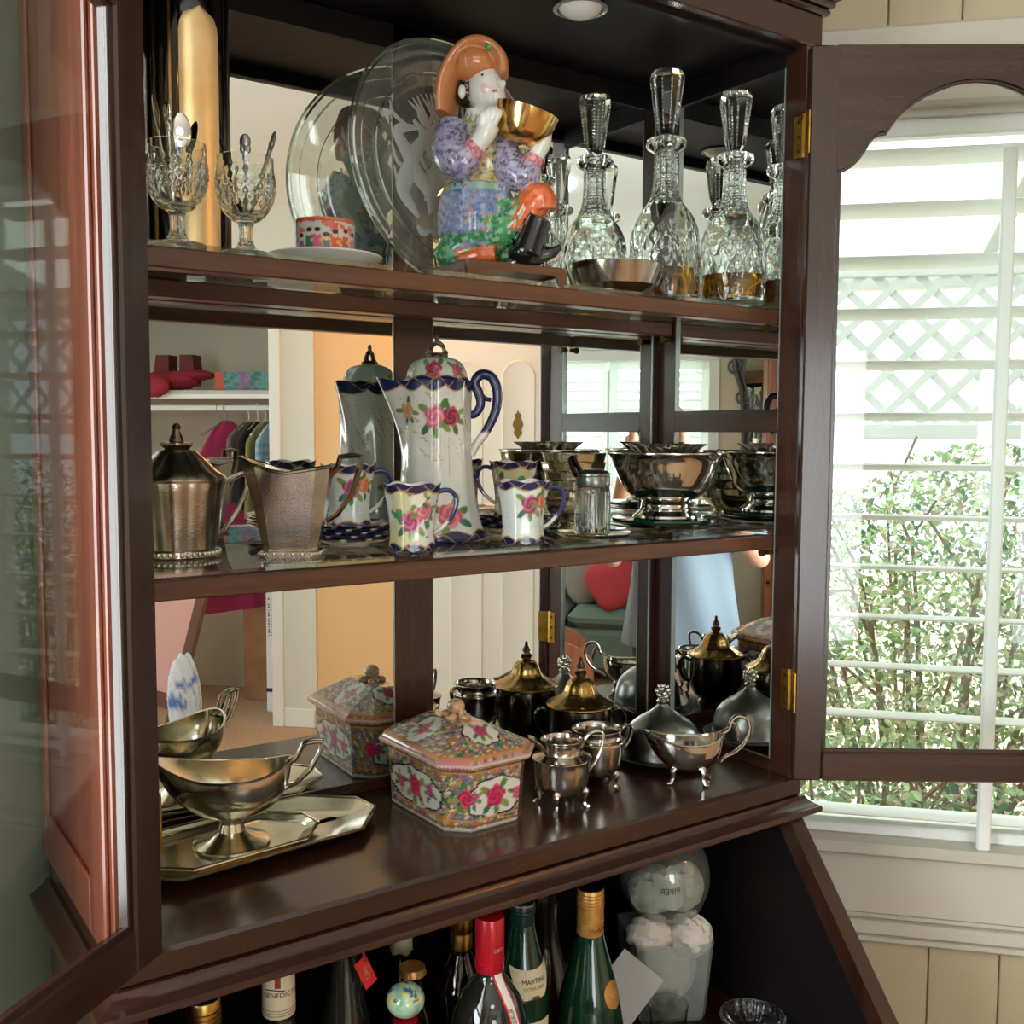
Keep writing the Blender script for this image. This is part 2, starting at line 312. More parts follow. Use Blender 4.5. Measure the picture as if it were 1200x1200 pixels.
for a, b2 in ((BS0, 1.1), (1.1, BS1)):
    fr.bbox(a, a + .05, R1 - .03, R1, BZ0, BZ1, .003).bbox(b2 - .05, b2, R1 - .03, R1, BZ0, BZ1, .003).bbox(a, b2, R1 - .03, R1, BZ1 - .06, BZ1, .003).bbox(a, b2, R1 - .03, R1, BZ0, BZ0 + .06, .003)
fr.obj('shutter_frame', 'shutter_lit', wb)
lv2 = None
for a, b2 in ((BS0, 1.1), (1.1, BS1)):
    for k in range(15):
        z = BZ0 + .09 + k * .0605
        if lv2 is None:
            rings = [[(x, .034 * math.cos(t), .004 * math.sin(t)) for t in [2 * PI * i / 10 for i in range(10)]] for x in (-.5, .5)]
            lv2 = G().loft(rings).obj('louver', 'shutter_lit', wb); o = lv2
        else: o = share(lv2, parent=wb)
        o.location = ((a + b2) / 2, R1 - .02, z); o.scale = (b2 - a - .1, 1, 1); o.rotation_euler = (math.radians(68), 0, 0)
G().bbox(1.105, 1.118, R1 + .012, R1 + .02, BZ0 + .06, BZ1 - .07, .002).obj('tilt_bar', 'shutter_paint', wb)
pd = struct(G().bbox(1.94, 2.0, R1, R1 + .03, 0, 2.18, .004).bbox(3.4, 3.46, R1, R1 + .03, 0, 2.18, .004).bbox(2.0, 3.4, R1, R1 + .03, 2.12, 2.18, .004).bbox(2.0, 3.4, R1 - .07, R1 - .03, 0, .08, .004).bbox(2.0, 3.4, R1 - .07, R1 - .03, 2.06, 2.12, .004).bbox(2.0, 2.06, R1 - .07, R1 - .03, .08, 2.06, .004).bbox(3.34, 3.4, R1 - .07, R1 - .03, .08, 2.06, .004).bbox(2.66, 2.74, R1 - .07, R1 - .03, .08, 2.06, .004), 'added_door', 'white_paint')  # unseen glazed door, added to frame the fill light
for a, b2 in ((2.06, 2.66), (2.74, 3.34)): G().box(a, b2, R1 - .054, R1 - .05, .08, 2.06).obj('pane', 'window_glass', pd, smooth=0)
# ceiling lamps: the large one is added, unseen fill light
def ceiling_or_fill_lamp(s, r, R, e, col, label):
    t = thing('ceiling_or_fill_light', label, 'ceiling light', RW(s, r, ZC), RZ)
    G().lathe([(R + .02, 0), (R + .025, -.02), (R + .02, -.03), (R, -.03)], 40).obj('rim', 'white_paint', t)
    pm('lamp_%s' % label[:6], 'ffffff', .5, emit=(col, e))
    G().lathe([(R, -.028), (R * .8, -.045), (R * .4, -.054), (.001, -.056)], 40, cap0=False).obj('diffuser', 'lamp_%s' % label[:6], t)
ceiling_or_fill_lamp(1.3, -1.9, .34, 8, 'f6f8ff', 'large round flush ceiling light over the middle of the room')  # added fill light, unseen
ceiling_or_fill_lamp(3.30, -.20, .12, 52, 'ffa850', 'small warm ceiling light in front of the panelled door')
# ---------------------------------------------------------------- display cabinet
XL, XR, XT, YM, ZB, ZT = -.02, .905, .0285, .2975, 1.0026, 2.048
cab = thing('display_cabinet', 'dark mahogany display cabinet with mirrored back, two shelves and glazed doors', 'cabinet', (0, 0, 0))
def cb(name, mat, *boxes, bev=.0015, parent=None):
    g = G()
    for b in boxes: g.bbox(*b, bev)
    return g.obj(name, mat, parent or cab)
for xa, xb, xi in ((XL - XT, XL, XL), (XR, XR + XT, XR)):     # sides: panel plus inner mirror frame
    cb('side_panel', 'mahogany_Z' if xi == XR else 'lit_flank_wood', (xa + (.0085 if xi == XR else 0), xb - (0 if xi == XR else .0085), .0, .315, ZB, 2.09))
    sgn = -1 if xi == XR else 1
    for y0, y1 in ((.0, .038), (.2556, YM)):
        cb('stile', 'mahogany_Z', (min(xi, xi - sgn * .009), max(xi, xi - sgn * .009), y0, y1, ZB, 2.06), bev=.001)
    cb('rail', 'mahogany_Y', (min(xi, xi - sgn * .009), max(xi, xi - sgn * .009), .038, .2556, 1.5095, 1.5435), bev=.001)
    cb('rail', 'mahogany_Y', (min(xi, xi - sgn * .009), max(xi, xi - sgn * .009), .038, .2556, ZB, 1.022), bev=.001)
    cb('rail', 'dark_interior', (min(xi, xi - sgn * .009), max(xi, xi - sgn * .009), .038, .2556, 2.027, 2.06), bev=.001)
    for z0, z1 in ((1.022, 1.5095), (1.5435, 2.027)):
        x0 = xi - sgn * .0045; G().box(min(x0, x0 - sgn * .003), max(x0, x0 - sgn * .003), .038, .2556, z0, z1).obj('mirror_panel', 'mirror', cab, smooth=0)
        for y in (.0392, .2544): G().box(min(xi, x0), max(xi, x0), y - .0008, y + .0008, z0, z1).obj('silvered_edge', 'mirror_edge', cab, smooth=0)
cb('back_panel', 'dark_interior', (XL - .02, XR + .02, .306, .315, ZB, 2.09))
for x0, x1 in ((XL, XL + .012), (.4112, .4735), (.893, XR)): cb('back_stile', 'mahogany_Z', (x0, x1, YM - .003, .306, ZB, 2.06), bev=.001)
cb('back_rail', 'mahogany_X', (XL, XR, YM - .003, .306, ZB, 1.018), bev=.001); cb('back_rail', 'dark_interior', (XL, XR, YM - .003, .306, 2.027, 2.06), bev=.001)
for x0, x1 in ((XL + .012, .4112), (.4735, .893)):
    G().box(x0, x1, YM, YM + .004, 1.018, 2.027).obj('mirror_panel', 'mirror', cab, smooth=0)
    for x in (x0, x1): G().box(x - .0008, x + .0008, YM - .0015, YM, 1.018, 2.027).obj('silvered_edge', 'mirror_edge', cab, smooth=0)
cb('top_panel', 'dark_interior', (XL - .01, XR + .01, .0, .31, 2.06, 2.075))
cb('header', 'mahogany_X', (XL - XT, XR + XT, -.002, .02, ZT, 2.092))
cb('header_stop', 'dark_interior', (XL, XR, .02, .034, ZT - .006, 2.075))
g = G()
for z0, z1, o in ((2.092, 2.102, .008), (2.102, 2.114, .013), (2.114, 2.126, .024), (2.126, 2.142, .038), (2.142, 2.160, .050), (2.160, 2.18, .060)): g.loft([[(XL - XT - p, -p, z), (XR + XT + p, -p, z), (XR + XT + p, .300 - 1.05 * p, z), (XR + XT, .315, z), (XL - XT, .315, z), (XL - XT - p, .300 - 1.05 * p, z)] for z, p in ((z0, o - .003), (z0 + .003, o), (z1 - .003, o), (z1, o - .003))])
g.obj('cornice', 'mahogany_X', cab)
cb('base', 'mahogany_X', (XL - XT, XR + XT, 0.0, .315, .972, ZB), bev=.004)
g = G()
g.loft([[(XL - XT - o, -o, z), (XR + XT + o, -o, z), (XR + XT + o, .315, z), (XL - XT - o, .315, z)] for o, z in ((-.004, .973), (.003, .9725), (.0045, .969), (.0065, .966), (.017, .9585), (.0205, .9575), (.0215, .955), (.0215, .9495), (.019, .948))])
g.obj('base_moulding', 'mahogany_X', cab)
# side mouldings of the outer left flank
g = G(); xo = XL - XT
g.bbox(xo - .006, xo, .01, .07, 1.004, 2.09, .002).bbox(xo - .006, xo, .285, .315, 1.004, 2.09, .002).bbox(xo - .006, xo, .07, .285, 1.004, 1.06, .002).bbox(xo - .004, xo, .074, .08, 1.06, 2.05, .002)
g.obj('side_moulding', 'lit_flank_wood', cab)
for zt, lab in ((1.6862, 'upper'), (1.3585, 'lower')):
    sh = cb('shelf', 'walnut_X', (XL + .001, XR - .001, .040, .064, zt - .0205, zt)); sh['label'] = lab + ' glass shelf with wooden front rail'
    cb('back_rail', 'walnut_X', (XL + .001, XR - .001, .262, .292, zt - .0205, zt), parent=sh)
    G().bbox(XL + .001, XR - .001, .0435, .292, zt, zt + .006, .001).obj('shelf_glass', 'shelf_glass', sh)
    for x in (XL + .008, XR - .008):
        for y in (.05, .27): G().lathe([(.004, 0), (.004, .012), (.006, .012), (.006, .016)], 10).xf(Matrix.Rotation(PI / 2 if x < .4 else -PI / 2, 4, 'Y')).xf(Matrix.Translation((x - .008 if x < .4 else x + .008, y, zt - .026))).obj('shelf_pin', 'brass_dark', sh)
# downlight in the cabinet roof
G().lathe([(.034, 0), (.036, -.003), (.031, -.004), (.030, 0.0)], 32, cap0=False, cap1=False, c=(.585, .105, 2.06)).obj('downlight_ring', 'mirror_edge', cab)
pm('bulb', 'f3f3ee', .3); G().lathe([(.0295, 0), (.026, -.006), (.018, -.011), (.008, -.0135), (.001, -.014)], 28, cap0=False, c=(.585, .105, 2.06)).obj('downlight_bulb', 'bulb', cab)
# doors: half-width .4625, arched top rail
DW, DH0, DH1, SW, DT = .4605, 1.0065, 2.041, .0415, .021
def door(parent_name, hinge, ang, mirror, label):
    """local x from hinge to free edge, y: 0 = outer face, DT = inner face, z up; mirror flips local y"""
    sg = -1 if mirror else 1
    d = bpy.data.objects.new(parent_name, None); COL.objects.link(d); d.parent = cab; d.location = (hinge[0], hinge[1], 0); d.rotation_euler = (0, 0, ang); d['label'] = label
    def Y(a, b): return (min(sg * a, sg * b), max(sg * a, sg * b))
    for x0, x1 in ((0, SW), (DW - SW, DW)): G().bbox(x0, x1, *Y(0, DT), DH0, DH1, .0025).obj('stile', 'mahogany_Z', d)
    G().bbox(SW, DW - SW, *Y(0, DT), DH0, DH0 + .042, .002).obj('bottom_rail', 'mahogany_X', d)
    half = [(SW - .004, 1.8735), (.0425, 1.8725), (.050, 1.8755), (.060, 1.882), (.0685, 1.890), (.077, 1.9015), (.083, 1.9125), (.0885, 1.9195), (.097, 1.924), (.106, 1.925), (.1085, 1.929), (.113, 1.936), (.121, 1.947), (.131, 1.957), (.145, 1.968), (.160, 1.977), (.178, 1.985), (.197, 1.9915), (.215, 1.9945), (DW / 2, 1.9955)]
    low = half + [(DW - x, z) for x, z in half[::-1][1:]]
    M = Matrix(((1, 0, 0, 0), (0, 0, 1, 0), (0, 1, 0, 0), (0, 0, 0, 1)))
    G().prism(low + [(DW - SW + .004, DH1), (SW - .004, DH1)], *Y(.0004, DT - .0004), M).obj('arched_top_rail', 'mahogany_X', d, smooth=25)
    # slim glazing bead on the inner side
    bd = G(); yb = Y(.0125, .0165)
    for x0, x1 in ((SW - .001, SW + .0055), (DW - SW - .0055, DW - SW + .001)): bd.bbox(x0, x1, *yb, DH0 + .04, 1.885, .001)
    bd.bbox(SW, DW - SW, *yb, DH0 + .041, DH0 + .0475, .001)
    P = [(x, (yb[0] + yb[1]) / 2, z - .002) for x, z in low[1:-1]]; bd.tube(P, .0028, 6)
    bd.obj('glazing_bead', 'mahogany_Z', d)
    gp = [(SW - .004, DH0 + .036), (DW - SW + .004, DH0 + .036)] + [(DW - x, z + .008) for x, z in half[1:]] + [(x, z + .008) for x, z in half[::-1][1:-1]]
    G().prism(gp, *Y(.0095, .0125), M).obj('glass_pane', 'pane', d, smooth=0)
    for z in (1.135, 1.925):
        q = G().tube([(-.001, -sg * .003, z - .03), (-.001, -sg * .003, z + .03)], .0042, 10)
        q.bbox(-.0012, .0012, *Y(.001, DT), z - .029, z + .029, .0004)
        q.obj('hinge', 'brass', d)
    return d
dR = door('door', (XR, 0), math.radians(-36), True, 'open glazed door with arched top rail beside the louvred window')
dL = door('door', (XL, 0), math.radians(180 + 90 - 50), False, 'open glazed door swung out past the silver trays')
for z in (1.135, 1.925):                                     # hinge leaves on the right front post
    q = G().box(XR - .0012, XR + .001, .002, .020, z - .029, z + .029)
    hl = q.obj('hinge_leaf', 'brass', cab, smooth=0)
    for dz in (-.02, 0, .02): G().lathe([(.003, 0), (.0022, .0012), (.0005, .0014)], 10).xf(Matrix.Rotation(-PI / 2, 4, 'Y')).xf(Matrix.Translation((XR - .0012, .011, z + dz))).obj('screw', 'brass_dark', hl)
# ---------------------------------------------------------------- slant-front desk below
desk = thing('slant_front_desk', 'dark mahogany slant-front desk open below the display cabinet, holding bottles', 'desk', (0, 0, 0))
DF = .62
sl = [(.315, .948), (.004, .948), (-.235, .622), (-.235, .0), (.315, .0)]       # side outline in (y, z)
MX = Matrix(((0, 0, 1, 0), (1, 0, 0, 0), (0, 1, 0, 0), (0, 0, 0, 1)))
for x0, x1 in ((XL - XT, XL), (XR, XR + XT)): G().prism(sl, x0, x1, MX).obj('side_panel', 'mahogany_Z', desk, smooth=0)
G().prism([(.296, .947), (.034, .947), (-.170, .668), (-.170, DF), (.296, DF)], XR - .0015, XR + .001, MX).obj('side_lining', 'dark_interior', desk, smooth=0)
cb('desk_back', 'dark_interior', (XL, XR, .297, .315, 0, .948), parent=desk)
cb('writing_surface', 'mahogany_X', (XL, XR, -.235, .297, DF - .025, DF), parent=desk)
cb('drop_front', 'mahogany_X', (XL + .003, XR - .003, -.66, -.237, DF - .022, DF - .001), parent=desk)
for k in range(3):
    dw = cb('drawer', 'mahogany_X', (XL + .004, XR - .004, -.243, -.225, .05 + k * .18, .05 + k * .18 + .172), parent=desk)
    for x in (.2, .68): G().ell((x, -.255, .136 + k * .18), (.012, .012, .012)).obj('drawer_knob', 'brass', dw)
# ---------------------------------------------------------------- tableware materials and helpers
Z1, Z2, Z3 = 1.6922, 1.3645, 1.0026
pm('silver', 'c8c3b8', .16, 1, var=(28, 'a1968a', .35, .8)); pm('silver_warm', 'd6d0bc', .17, 1, var=(22, 'b8ae94', .35, .8)); pm('silver_bright', 'd6d3cc', .1, 1, var=(30, 'b6aea2', .4, .85))
pm('silver_brown', '93836c', .2, 1, var=(26, '5d5042', .3, .75)); pm('pewter', '8f908d', .3, 1, var=(40, '6d6c68', .35, .8)); pm('hammered', 'bdb4a6', .2, 1, var=(30, '968976', .35, .8), bump=(420, .07))
pm('gilt', 'e6bf78', .16, 1, var=(30, 'cfa052', .4, .8)); pm('gilt_soft', 'f0d29a', .3, .6, var=(30, 'e2b870', .4, .8)); pm('gold_lid', 'b3925a', .2, 1, var=(25, '7c6238', .35, .8)); pm('black_lacquer', '07070a', .08, 0, coat=.6); pm('dark_silver', '4a443c', .2, 1, var=(20, '2a2622', .3, .7))
pm('crystal', 'f4f8f4', .0, trans=1, ior=1.48); pm('frosted', 'e8ece8', .32, trans=.75, ior=1.35); pm('amber', 'c98a10', .0, trans=1, ior=1.33); pane('plate_glass', (.90, .93, .90), 1.75, .02, .06); pm('relief_glass', 'd4d8d2', .45, trans=.4, ior=1.2); pm('porcelain_white', 'e6e6de', .15, coat=.5)
vcol('china'); vcol('china_matt', .3, coat=.1); vcol('printed', .45, coat=.1)
def L3(h): return np.array(lin(h))
def noise3(V, k, seed=0):
    """cheap smooth pseudo-noise in 0..1"""
    r = np.random.default_rng(seed); out = np.zeros(len(V)); tot = 0
    for o in range(3):
        for _ in range(3):
            d = r.normal(size=3); d /= np.linalg.norm(d); out += np.sin(V @ d * k * (1.9 ** o) * 6.28 + r.uniform(0, 6.28)) / (1.6 ** o); tot += 1 / (1.6 ** o)
    return np.clip(out / tot * 1.1 + .5, 0, 1)
def mixc(c, col, w): w = np.clip(w, 0, 1)[:, None]; return c * (1 - w) + (L3(col) if isinstance(col, str) else col) * w
def rose(c, u, v, uc, vc, R, dark='8e1f3c', light='e68aa0', leaves=True, wob=0):
    """paints one rose with leaves in surface coordinates (u, v)"""
    dx, dy = u - uc, v - vc; rr = np.hypot(dx, dy); an = np.arctan2(dy, dx)
    if leaves:
        for k, (la, ld, lc) in enumerate(((.5, 1.25, '4d7a3c'), (2.2, 1.2, '6d8f4a'), (3.6, 1.3, '3f6d4e'), (5.2, 1.25, '7f9a50'), (4.4, 1.15, '55803f'))):
            la += wob; lx, ly = dx - R * ld * math.cos(la), dy - R * ld * math.sin(la); a = lx * math.cos(la) + ly * math.sin(la); b = -lx * math.sin(la) + ly * math.cos(la)
            c = mixc(c, lc, (1 - (a / (R * .62)) ** 2 - (b / (R * .3)) ** 2) * 4)
    edge = R * (1 + .1 * np.sin(5 * an + wob)); ins = (edge - rr) / (R * .12)
    pet = .5 + .5 * np.sin(2.5 * an + 11 * rr / R + wob); sh = np.clip(rr / R, 0, 1)
    col = L3(dark)[None] * (1 - (pet * .75 * (.35 + .65 * sh))[:, None]) + L3(light)[None] * (pet * .75 * (.35 + .65 * sh))[:, None]
    w = np.clip(ins, 0, 1)[:, None]; return c * (1 - w) + col * w
def remesh(g, voxel, it=3):
    """fuse overlapping shapes into one skin; returns a G and nearest source material index"""
    from mathutils.kdtree import KDTree
    me = bpy.data.meshes.new('tmp'); me.from_pydata(g.v, [], g.f); o = bpy.data.objects.new('tmp', me); COL.objects.link(o)
    m = o.modifiers.new('r', 'REMESH'); m.mode = 'VOXEL'; m.voxel_size = voxel
    s = o.modifiers.new('s', 'SMOOTH'); s.iterations = it; s.factor = .5
    bpy.context.view_layer.update(); e = bpy.data.meshes.new_from_object(o.evaluated_get(bpy.context.evaluated_depsgraph_get())); bpy.data.objects.remove(o)
    vm = [0] * len(g.v)
    for f, mi in zip(g.f, g.mi):
        for i in f: vm[i] = mi
    kd = KDTree(len(g.v))
    for i, p in enumerate(g.v): kd.insert(p, i)
    kd.balance(); q = G(); q.v = [tuple(v.co) for v in e.vertices]; q.f = [tuple(p.vertices) for p in e.polygons]; q.mi = [0] * len(q.f)
    near = np.array([vm[kd.find(p)[1]] for p in q.v]); bpy.data.meshes.remove(e)
    return q, near
IR = math.atan2(-.567, .8237)                     # heading of a thing that is seen side-on
# ---------------------------------------------------------------- top shelf
# black lacquer vase with gilt arched panel
t = thing('tall_vase', 'tall black lacquer vase with a gilt arched panel behind the pressed-glass goblets', 'vase', (.103, .212, Z1), math.radians(-82))
R = .047
G().lathe([(R * .96, 0), (R, .004), (R, .30), (R * .985, .312), (R * .93, .318), (R * .88, .318), (R * .88, .02)], 64, cap1=True).obj('body', 'black_lacquer', t)
def arcpatch(R, a0, a1, z0, z1, arch, n=24, k=30):
    g = G(); rings = []
    for i in range(k + 1):
        z = z0 + (z1 - z0) * i / k; am, ah = (a0 + a1) / 2, (a1 - a0) / 2; f = 1
        if arch:
            zt = z1 - ah * R * 1.25
            if z > zt: f = math.sqrt(max(0, 1 - ((z - zt) / (z1 - zt)) ** 2))
        rings.append([(R * math.cos(am + ah * f * (2 * j / n - 1)), R * math.sin(am + ah * f * (2 * j / n - 1)), z) for j in range(n + 1)])
    return g.loft(rings, False, False, closed=False)
arcpatch(R + .0006, -.62, .34, .004, .279, True).obj('gilt_panel', 'gilt_soft', t)
for a0, a1 in ((-.86, -.80), (.52, .57), (.70, .74), (-1.3, -1.2)): arcpatch(R + .0005, a0, a1, .004, .295, False, 4, 4).obj('gilt_band', 'gilt', t)
# pressed glass goblets
def goblet(loc, label, rz=0):
    t = thing('goblet', label, 'goblet', loc, rz, 'pressed-glass goblets holding spoons')
    out = smoothprof([(.0285, 0), (.0275, .003), (.012, .008), (.0075, .016), (.0068, .026), (.0085, .034), (.016, .0385), (.0235, .047), (.0285, .060), (.0302, .074), (.0300, .088), (.0295, .102)], 60)
    def fn(a, z, r):
        if .044 < z < .09:
            k = math.sin(PI * (z - .044) / .046); q = math.cos(4 * a); return r + .0022 * k * (abs(math.sin(9 * a + 300 * z)) * abs(math.sin(9 * a - 300 * z))) + (.0018 * k if q > .55 and abs(q - .75) < .08 else 0)
        if .012 < z < .034: return r * (1 + .06 * math.cos(8 * a))
        return r
    inn = [(.0278, .102), (.0282, .088), (.0283, .075), (.0265, .061), (.021, .049), (.012, .0425), (.001, .041)]
    G().lathe(out, 96, fn, cap1=False).lathe(inn, 96, cap0=False).obj('bowl', 'crystal', t)
    return t
goblet((.047, .074, Z1), 'pressed-glass goblet with oval medallions packed with silver spoons beside the door', .3)
goblet((.123, .086, Z1), 'pressed-glass goblet holding a few ornate spoons in front of the tall vase', .7)
def spoon(base, tip, bowlup, label, mat, orn=0):
    """teaspoon standing in a goblet: base point, tip point"""
    b, p = Vector(base), Vector(tip); L = (p - b).length; t = thing('teaspoon', label, 'spoon', base, 0, 'teaspoons standing in the goblets')
    q = (p - b).to_track_quat('Z', 'Y').to_matrix().to_4x4(); g = G()
    if bowlup:
        g.tube([(0, 0, 0), (0, 0, L * .5), (0, 0, L - .034)], [.0022, .0018, .0016], 8); g.ell((0, .001, L - .018), (.0105, .0026, .018), 14, 10, fn=lambda v: Vector((v.x * (1 - .25 * v.z / .018 * (1 if v.z < 0 else .2)), v.y + .05 * abs(v.x), v.z)))
    else:
        g.tube([(0, 0, 0), (0, 0, L * .45), (0, 0, L * .75), (0, 0, L - .012)], [.002, .0017, .0024, .0032], 8); g.ell((0, 0, L - .008), (.0058, .0028, .0085)).ell((.0028, 0, L - .0155), (.003, .0022, .005)).ell((-.0028, 0, L - .0155), (.003, .0022, .005)).ell((0, 0, L - .024), (.0032, .0024, .006))
    g.xf(q).obj('spoon', mat, t)
A = (.047, .074, Z1 + .0425); B = (.123, .086, Z1 + .0425)
spoon((A[0] + .005, A[1], A[2]), (A[0] + .006, A[1] + .004, Z1 + .135), True, 'bright silver teaspoon with bowl upwards in the packed goblet', 'silver_bright')
spoon((A[0] - .005, A[1] - .005, A[2]), (A[0] - .010, A[1] - .006, Z1 + .140), False, 'ornate silver spoon with chased handle in the packed goblet', 'silver_bright')
spoon((A[0] + .006, A[1] + .006, A[2]), (A[0] + .024, A[1] + .008, Z1 + .130), True, 'dark tarnished spoon leaning right in the packed goblet', 'dark_silver')
spoon((A[0] - .004, A[1] + .006, A[2]), (A[0] - .020, A[1] + .01, Z1 + .150), True, 'tall spoon leaning left in the packed goblet', 'silver')
spoon((B[0], B[1] - .002, B[2]), (B[0] - .001, B[1] - .004, Z1 + .126), False, 'ornate spoon standing upright in the goblet by the tall vase', 'pewter')
spoon((B[0] + .004, B[1] - .004, B[2]), (B[0] + .030, B[1] - .010, Z1 + .132), False, 'ornate spoon leaning right in the goblet by the tall vase', 'pewter')
spoon((B[0] - .004, B[1], B[2]), (B[0] - .024, B[1] + .006, Z1 + .120), False, 'dark spoon leaning left in the goblet by the tall vase', 'dark_silver')
# saucer and cup with painted figures
t = thing('saucer', 'pale grey porcelain saucer under the cup painted with figures', 'saucer', (.236, .135, Z1), 0)
G().lathe([(.032, 0), (.034, .003), (.05, .006), (.066, .016), (.0665, .0172), (.0655, .0178), (.048, .0085), (.03, .0055), (.001, .005)], 56).obj('dish', 'porcelain_white', t)
t = thing('teacup', 'small straight-sided cup painted with oriental figures and orange borders', 'cup', (.236, .135, Z1 + .0055), IR)
g = G().lathe([(.029, 0), (.0325, .002), (.0335, .006), (.0345, .05), (.0342, .0515), (.0335, .0512), (.0322, .006), (.001, .004)], 140)
g2 = G(); prof = [(.0325, .002)] + [(.0335 + .001 * i / 60, .006 + .044 * i / 60) for i in range(61)] + [(.0342, .0515), (.0335, .0512), (.0325, .03), (.0322, .006), (.001, .004)]
g2.lathe([(.029, 0)] + prof, 200)
def cupcol(V):
    u = np.arctan2(V[:, 1], V[:, 0]) * .034; v = V[:, 2]; c = np.tile(L3('b9bcb8'), (len(V), 1)); c = mixc(c, 'c4634a', (noise3(V, 70, 3) - .62) * 9)
    ins = np.hypot(V[:, 0], V[:, 1]) < .033
    for uc, col, hgt, wid in ((-.066, '2f6a63', .036, .007), (-.056, 'c0607f', .036, .0075), (-.046, '54766f', .030, .006), (-.036, 'cc5a33', .034, .008), (-.078, '7a5a86', .030, .006), (-.022, 'b94a2e', .036, .007), (-.009, 'c0708f', .034, .007), (.004, '47756a', .034, .007), (.018, 'cc5a33', .036, .007), (.034, 'b75b7a', .034, .007)):
        uu = (u - uc + .0534 * 2) % .2136 - .1068; w = wid * (1.05 - v / hgt * .45); c = mixc(c, col, (1 - np.abs(uu) / w) * 6 * (v < hgt * .86) * (v > .006))
        c = mixc(c, 'd8b49c', (1 - np.hypot(uu, v - hgt * .93) / .0034) * 6); c = mixc(c, '1d1a20', (1 - np.hypot(uu / 1.4, v - hgt * .93 - .0036) / .0028) * 6)
        c = mixc(c, 'd99a3c', (1 - np.hypot(uu - .004, v - hgt * .7) / .0026) * 6 * (wid > .0065))
    lat = (np.abs(np.sin((u + v) * 1300)) > .9) | (np.abs(np.sin((u - v) * 1300)) > .9); c = mixc(c, '9c3a3a', lat * 1. * (v < .016) * (np.sin(u * 90) > 0))
    c = mixc(c, 'b9481f', ((v > .0465) | (v < .004)) * .85); c[ins] = L3('dcdcd4'); return c
g2.obj('cup', 'china', t, color=cupcol)
# etched glass plate on a stand
PT = math.radians(8.5); pn = Vector((math.sin(PT), -math.cos(PT), 0))
t = thing('glass_plate', 'large clear glass plate with frosted swirling relief standing behind the porcelain figurine', 'plate', (.462, .226, Z1), PT)
PR = .166; TL = math.radians(6); PM = Matrix.Translation((0, .012, PR + .004)) @ Matrix.Rotation(PI / 2 - TL, 4, 'X')
prof = [(.001, 0), (.108, 0), (.116, .0015), (.126, .007), (.150, .0125), (PR - .002, .0145), (PR, .0165), (PR - .002, .0185), (.150, .017), (.124, .0115), (.113, .006), (.106, .0045), (.001, .0045)]
G().lathe(prof, 96, cap0=False, cap1=False).xf(PM).obj('plate', 'plate_glass', t)
for rr_, zz_, dd_ in ((PR - .003, .0165, .0042), (.123, .0095, .0022), (.148, .0145, .0012)): G().tube([tuple(PM @ Vector((rr_ * math.cos(a), rr_ * math.sin(a), zz_))) for a in [2 * PI * k / 96 for k in range(96)]], dd_, 8, closed=True).obj('rim', 'crystal', t)
rl = G(); r2 = np.random.default_rng(5)                     # frosted relief: interlaced stems and leaves
def stroke(P, w): 
    C = bez([(x, y, .0052) for x, y in P], 22); rl.tube(C, [(w * math.sin(PI * min(1, (i + 1.5) / 12) / 2) * (1 - .85 * (i / 22) ** 2) + .0006) for i in range(23)], 8, flat=.28, up=(0, 0, 1))
for k in range(7):                                   # sinuous bodies rising from the foot of the plate
    x = -.075 + .025 * k; s_ = 1 if k % 2 else -1
    stroke([(x * .75, -.075 + .006 * (k % 3)), (x * .9 + .012 * s_, -.040), (x - .012 * s_, -.004), (x * .95 + .010 * s_, .034), (x * .8 - .014 * s_, .070 - .008 * abs(k - 3))], .0145)
    for j in range(4): stroke([(x * .9 + .004 * j, -.05 + .03 * j), (x * .9 + .018 * s_, -.035 + .03 * j), (x * .9 + .024 * s_, -.012 + .028 * j)], .0032)
for k in range(5):                                   # feathered fans above
    a = 1.05 + .25 * k
    for j in range(3): stroke([(.052 * math.cos(a), .052 * math.sin(a)), (.078 * math.cos(a + .05 * j), .078 * math.sin(a + .05 * j)), (.099 * math.cos(a + .09 * j), .099 * math.sin(a + .09 * j))], .0028)
for k in range(6): stroke([(-.06 + .022 * k, -.086), (-.05 + .022 * k, -.094), (-.035 + .022 * k, -.088)], .006)
rl.xf(PM).obj('frosted_relief', 'relief_glass', t, smooth=60)
st = G()
for s in (-1, 1):
    x = s * .045; st.tube(bez([(x, -.035, .022), (x, -.036, .006), (x, -.012, .003), (x, .012, .008), (x * .8, .032, .075), (x * .6, .04, .11)], 20), .0016, 6)
    st.tube(bez([(x, -.004, .004), (x, .03, .002), (x, .055, .003), (x * .7, .04, .09)], 14), .0016, 6)
st.tube([(-.045, -.02, .003), (.045, -.02, .003)], .0016, 6); st.v = [(x, y, max(z, .0002)) for x, y, z in st.v]; st.obj('wire_stand', 'pewter', t)
# carved wooden plinth
t = thing('wooden_plinth', 'low brown wooden plinth with cut-out feet under the figurine', 'stand', (.462, .128, Z1), math.radians(-3))
g = G().bbox(-.072, .072, -.066, .044, .0145, .0215, .0015)
ft = [(-.072, 0), (-.060, 0), (-.058, .008), (-.050, .0115), (.050, .0115), (.058, .008), (.060, 0), (.072, 0), (.072, .016), (-.072, .016)]
for M in (Matrix(((1, 0, 0, 0), (0, 0, -1, -.062), (0, 1, 0, 0), (0, 0, 0, 1))), Matrix(((1, 0, 0, 0), (0, 0, -1, .044), (0, 1, 0, 0), (0, 0, 0, 1))), Matrix(((0, 0, 1, -.072), (.764, 0, 0, -.011), (0, 1, 0, 0), (0, 0, 0, 1))), Matrix(((0, 0, 1, .068), (.764, 0, 0, -.011), (0, 1, 0, 0), (0, 0, 0, 1)))): g.prism(ft, 0, .004, M)
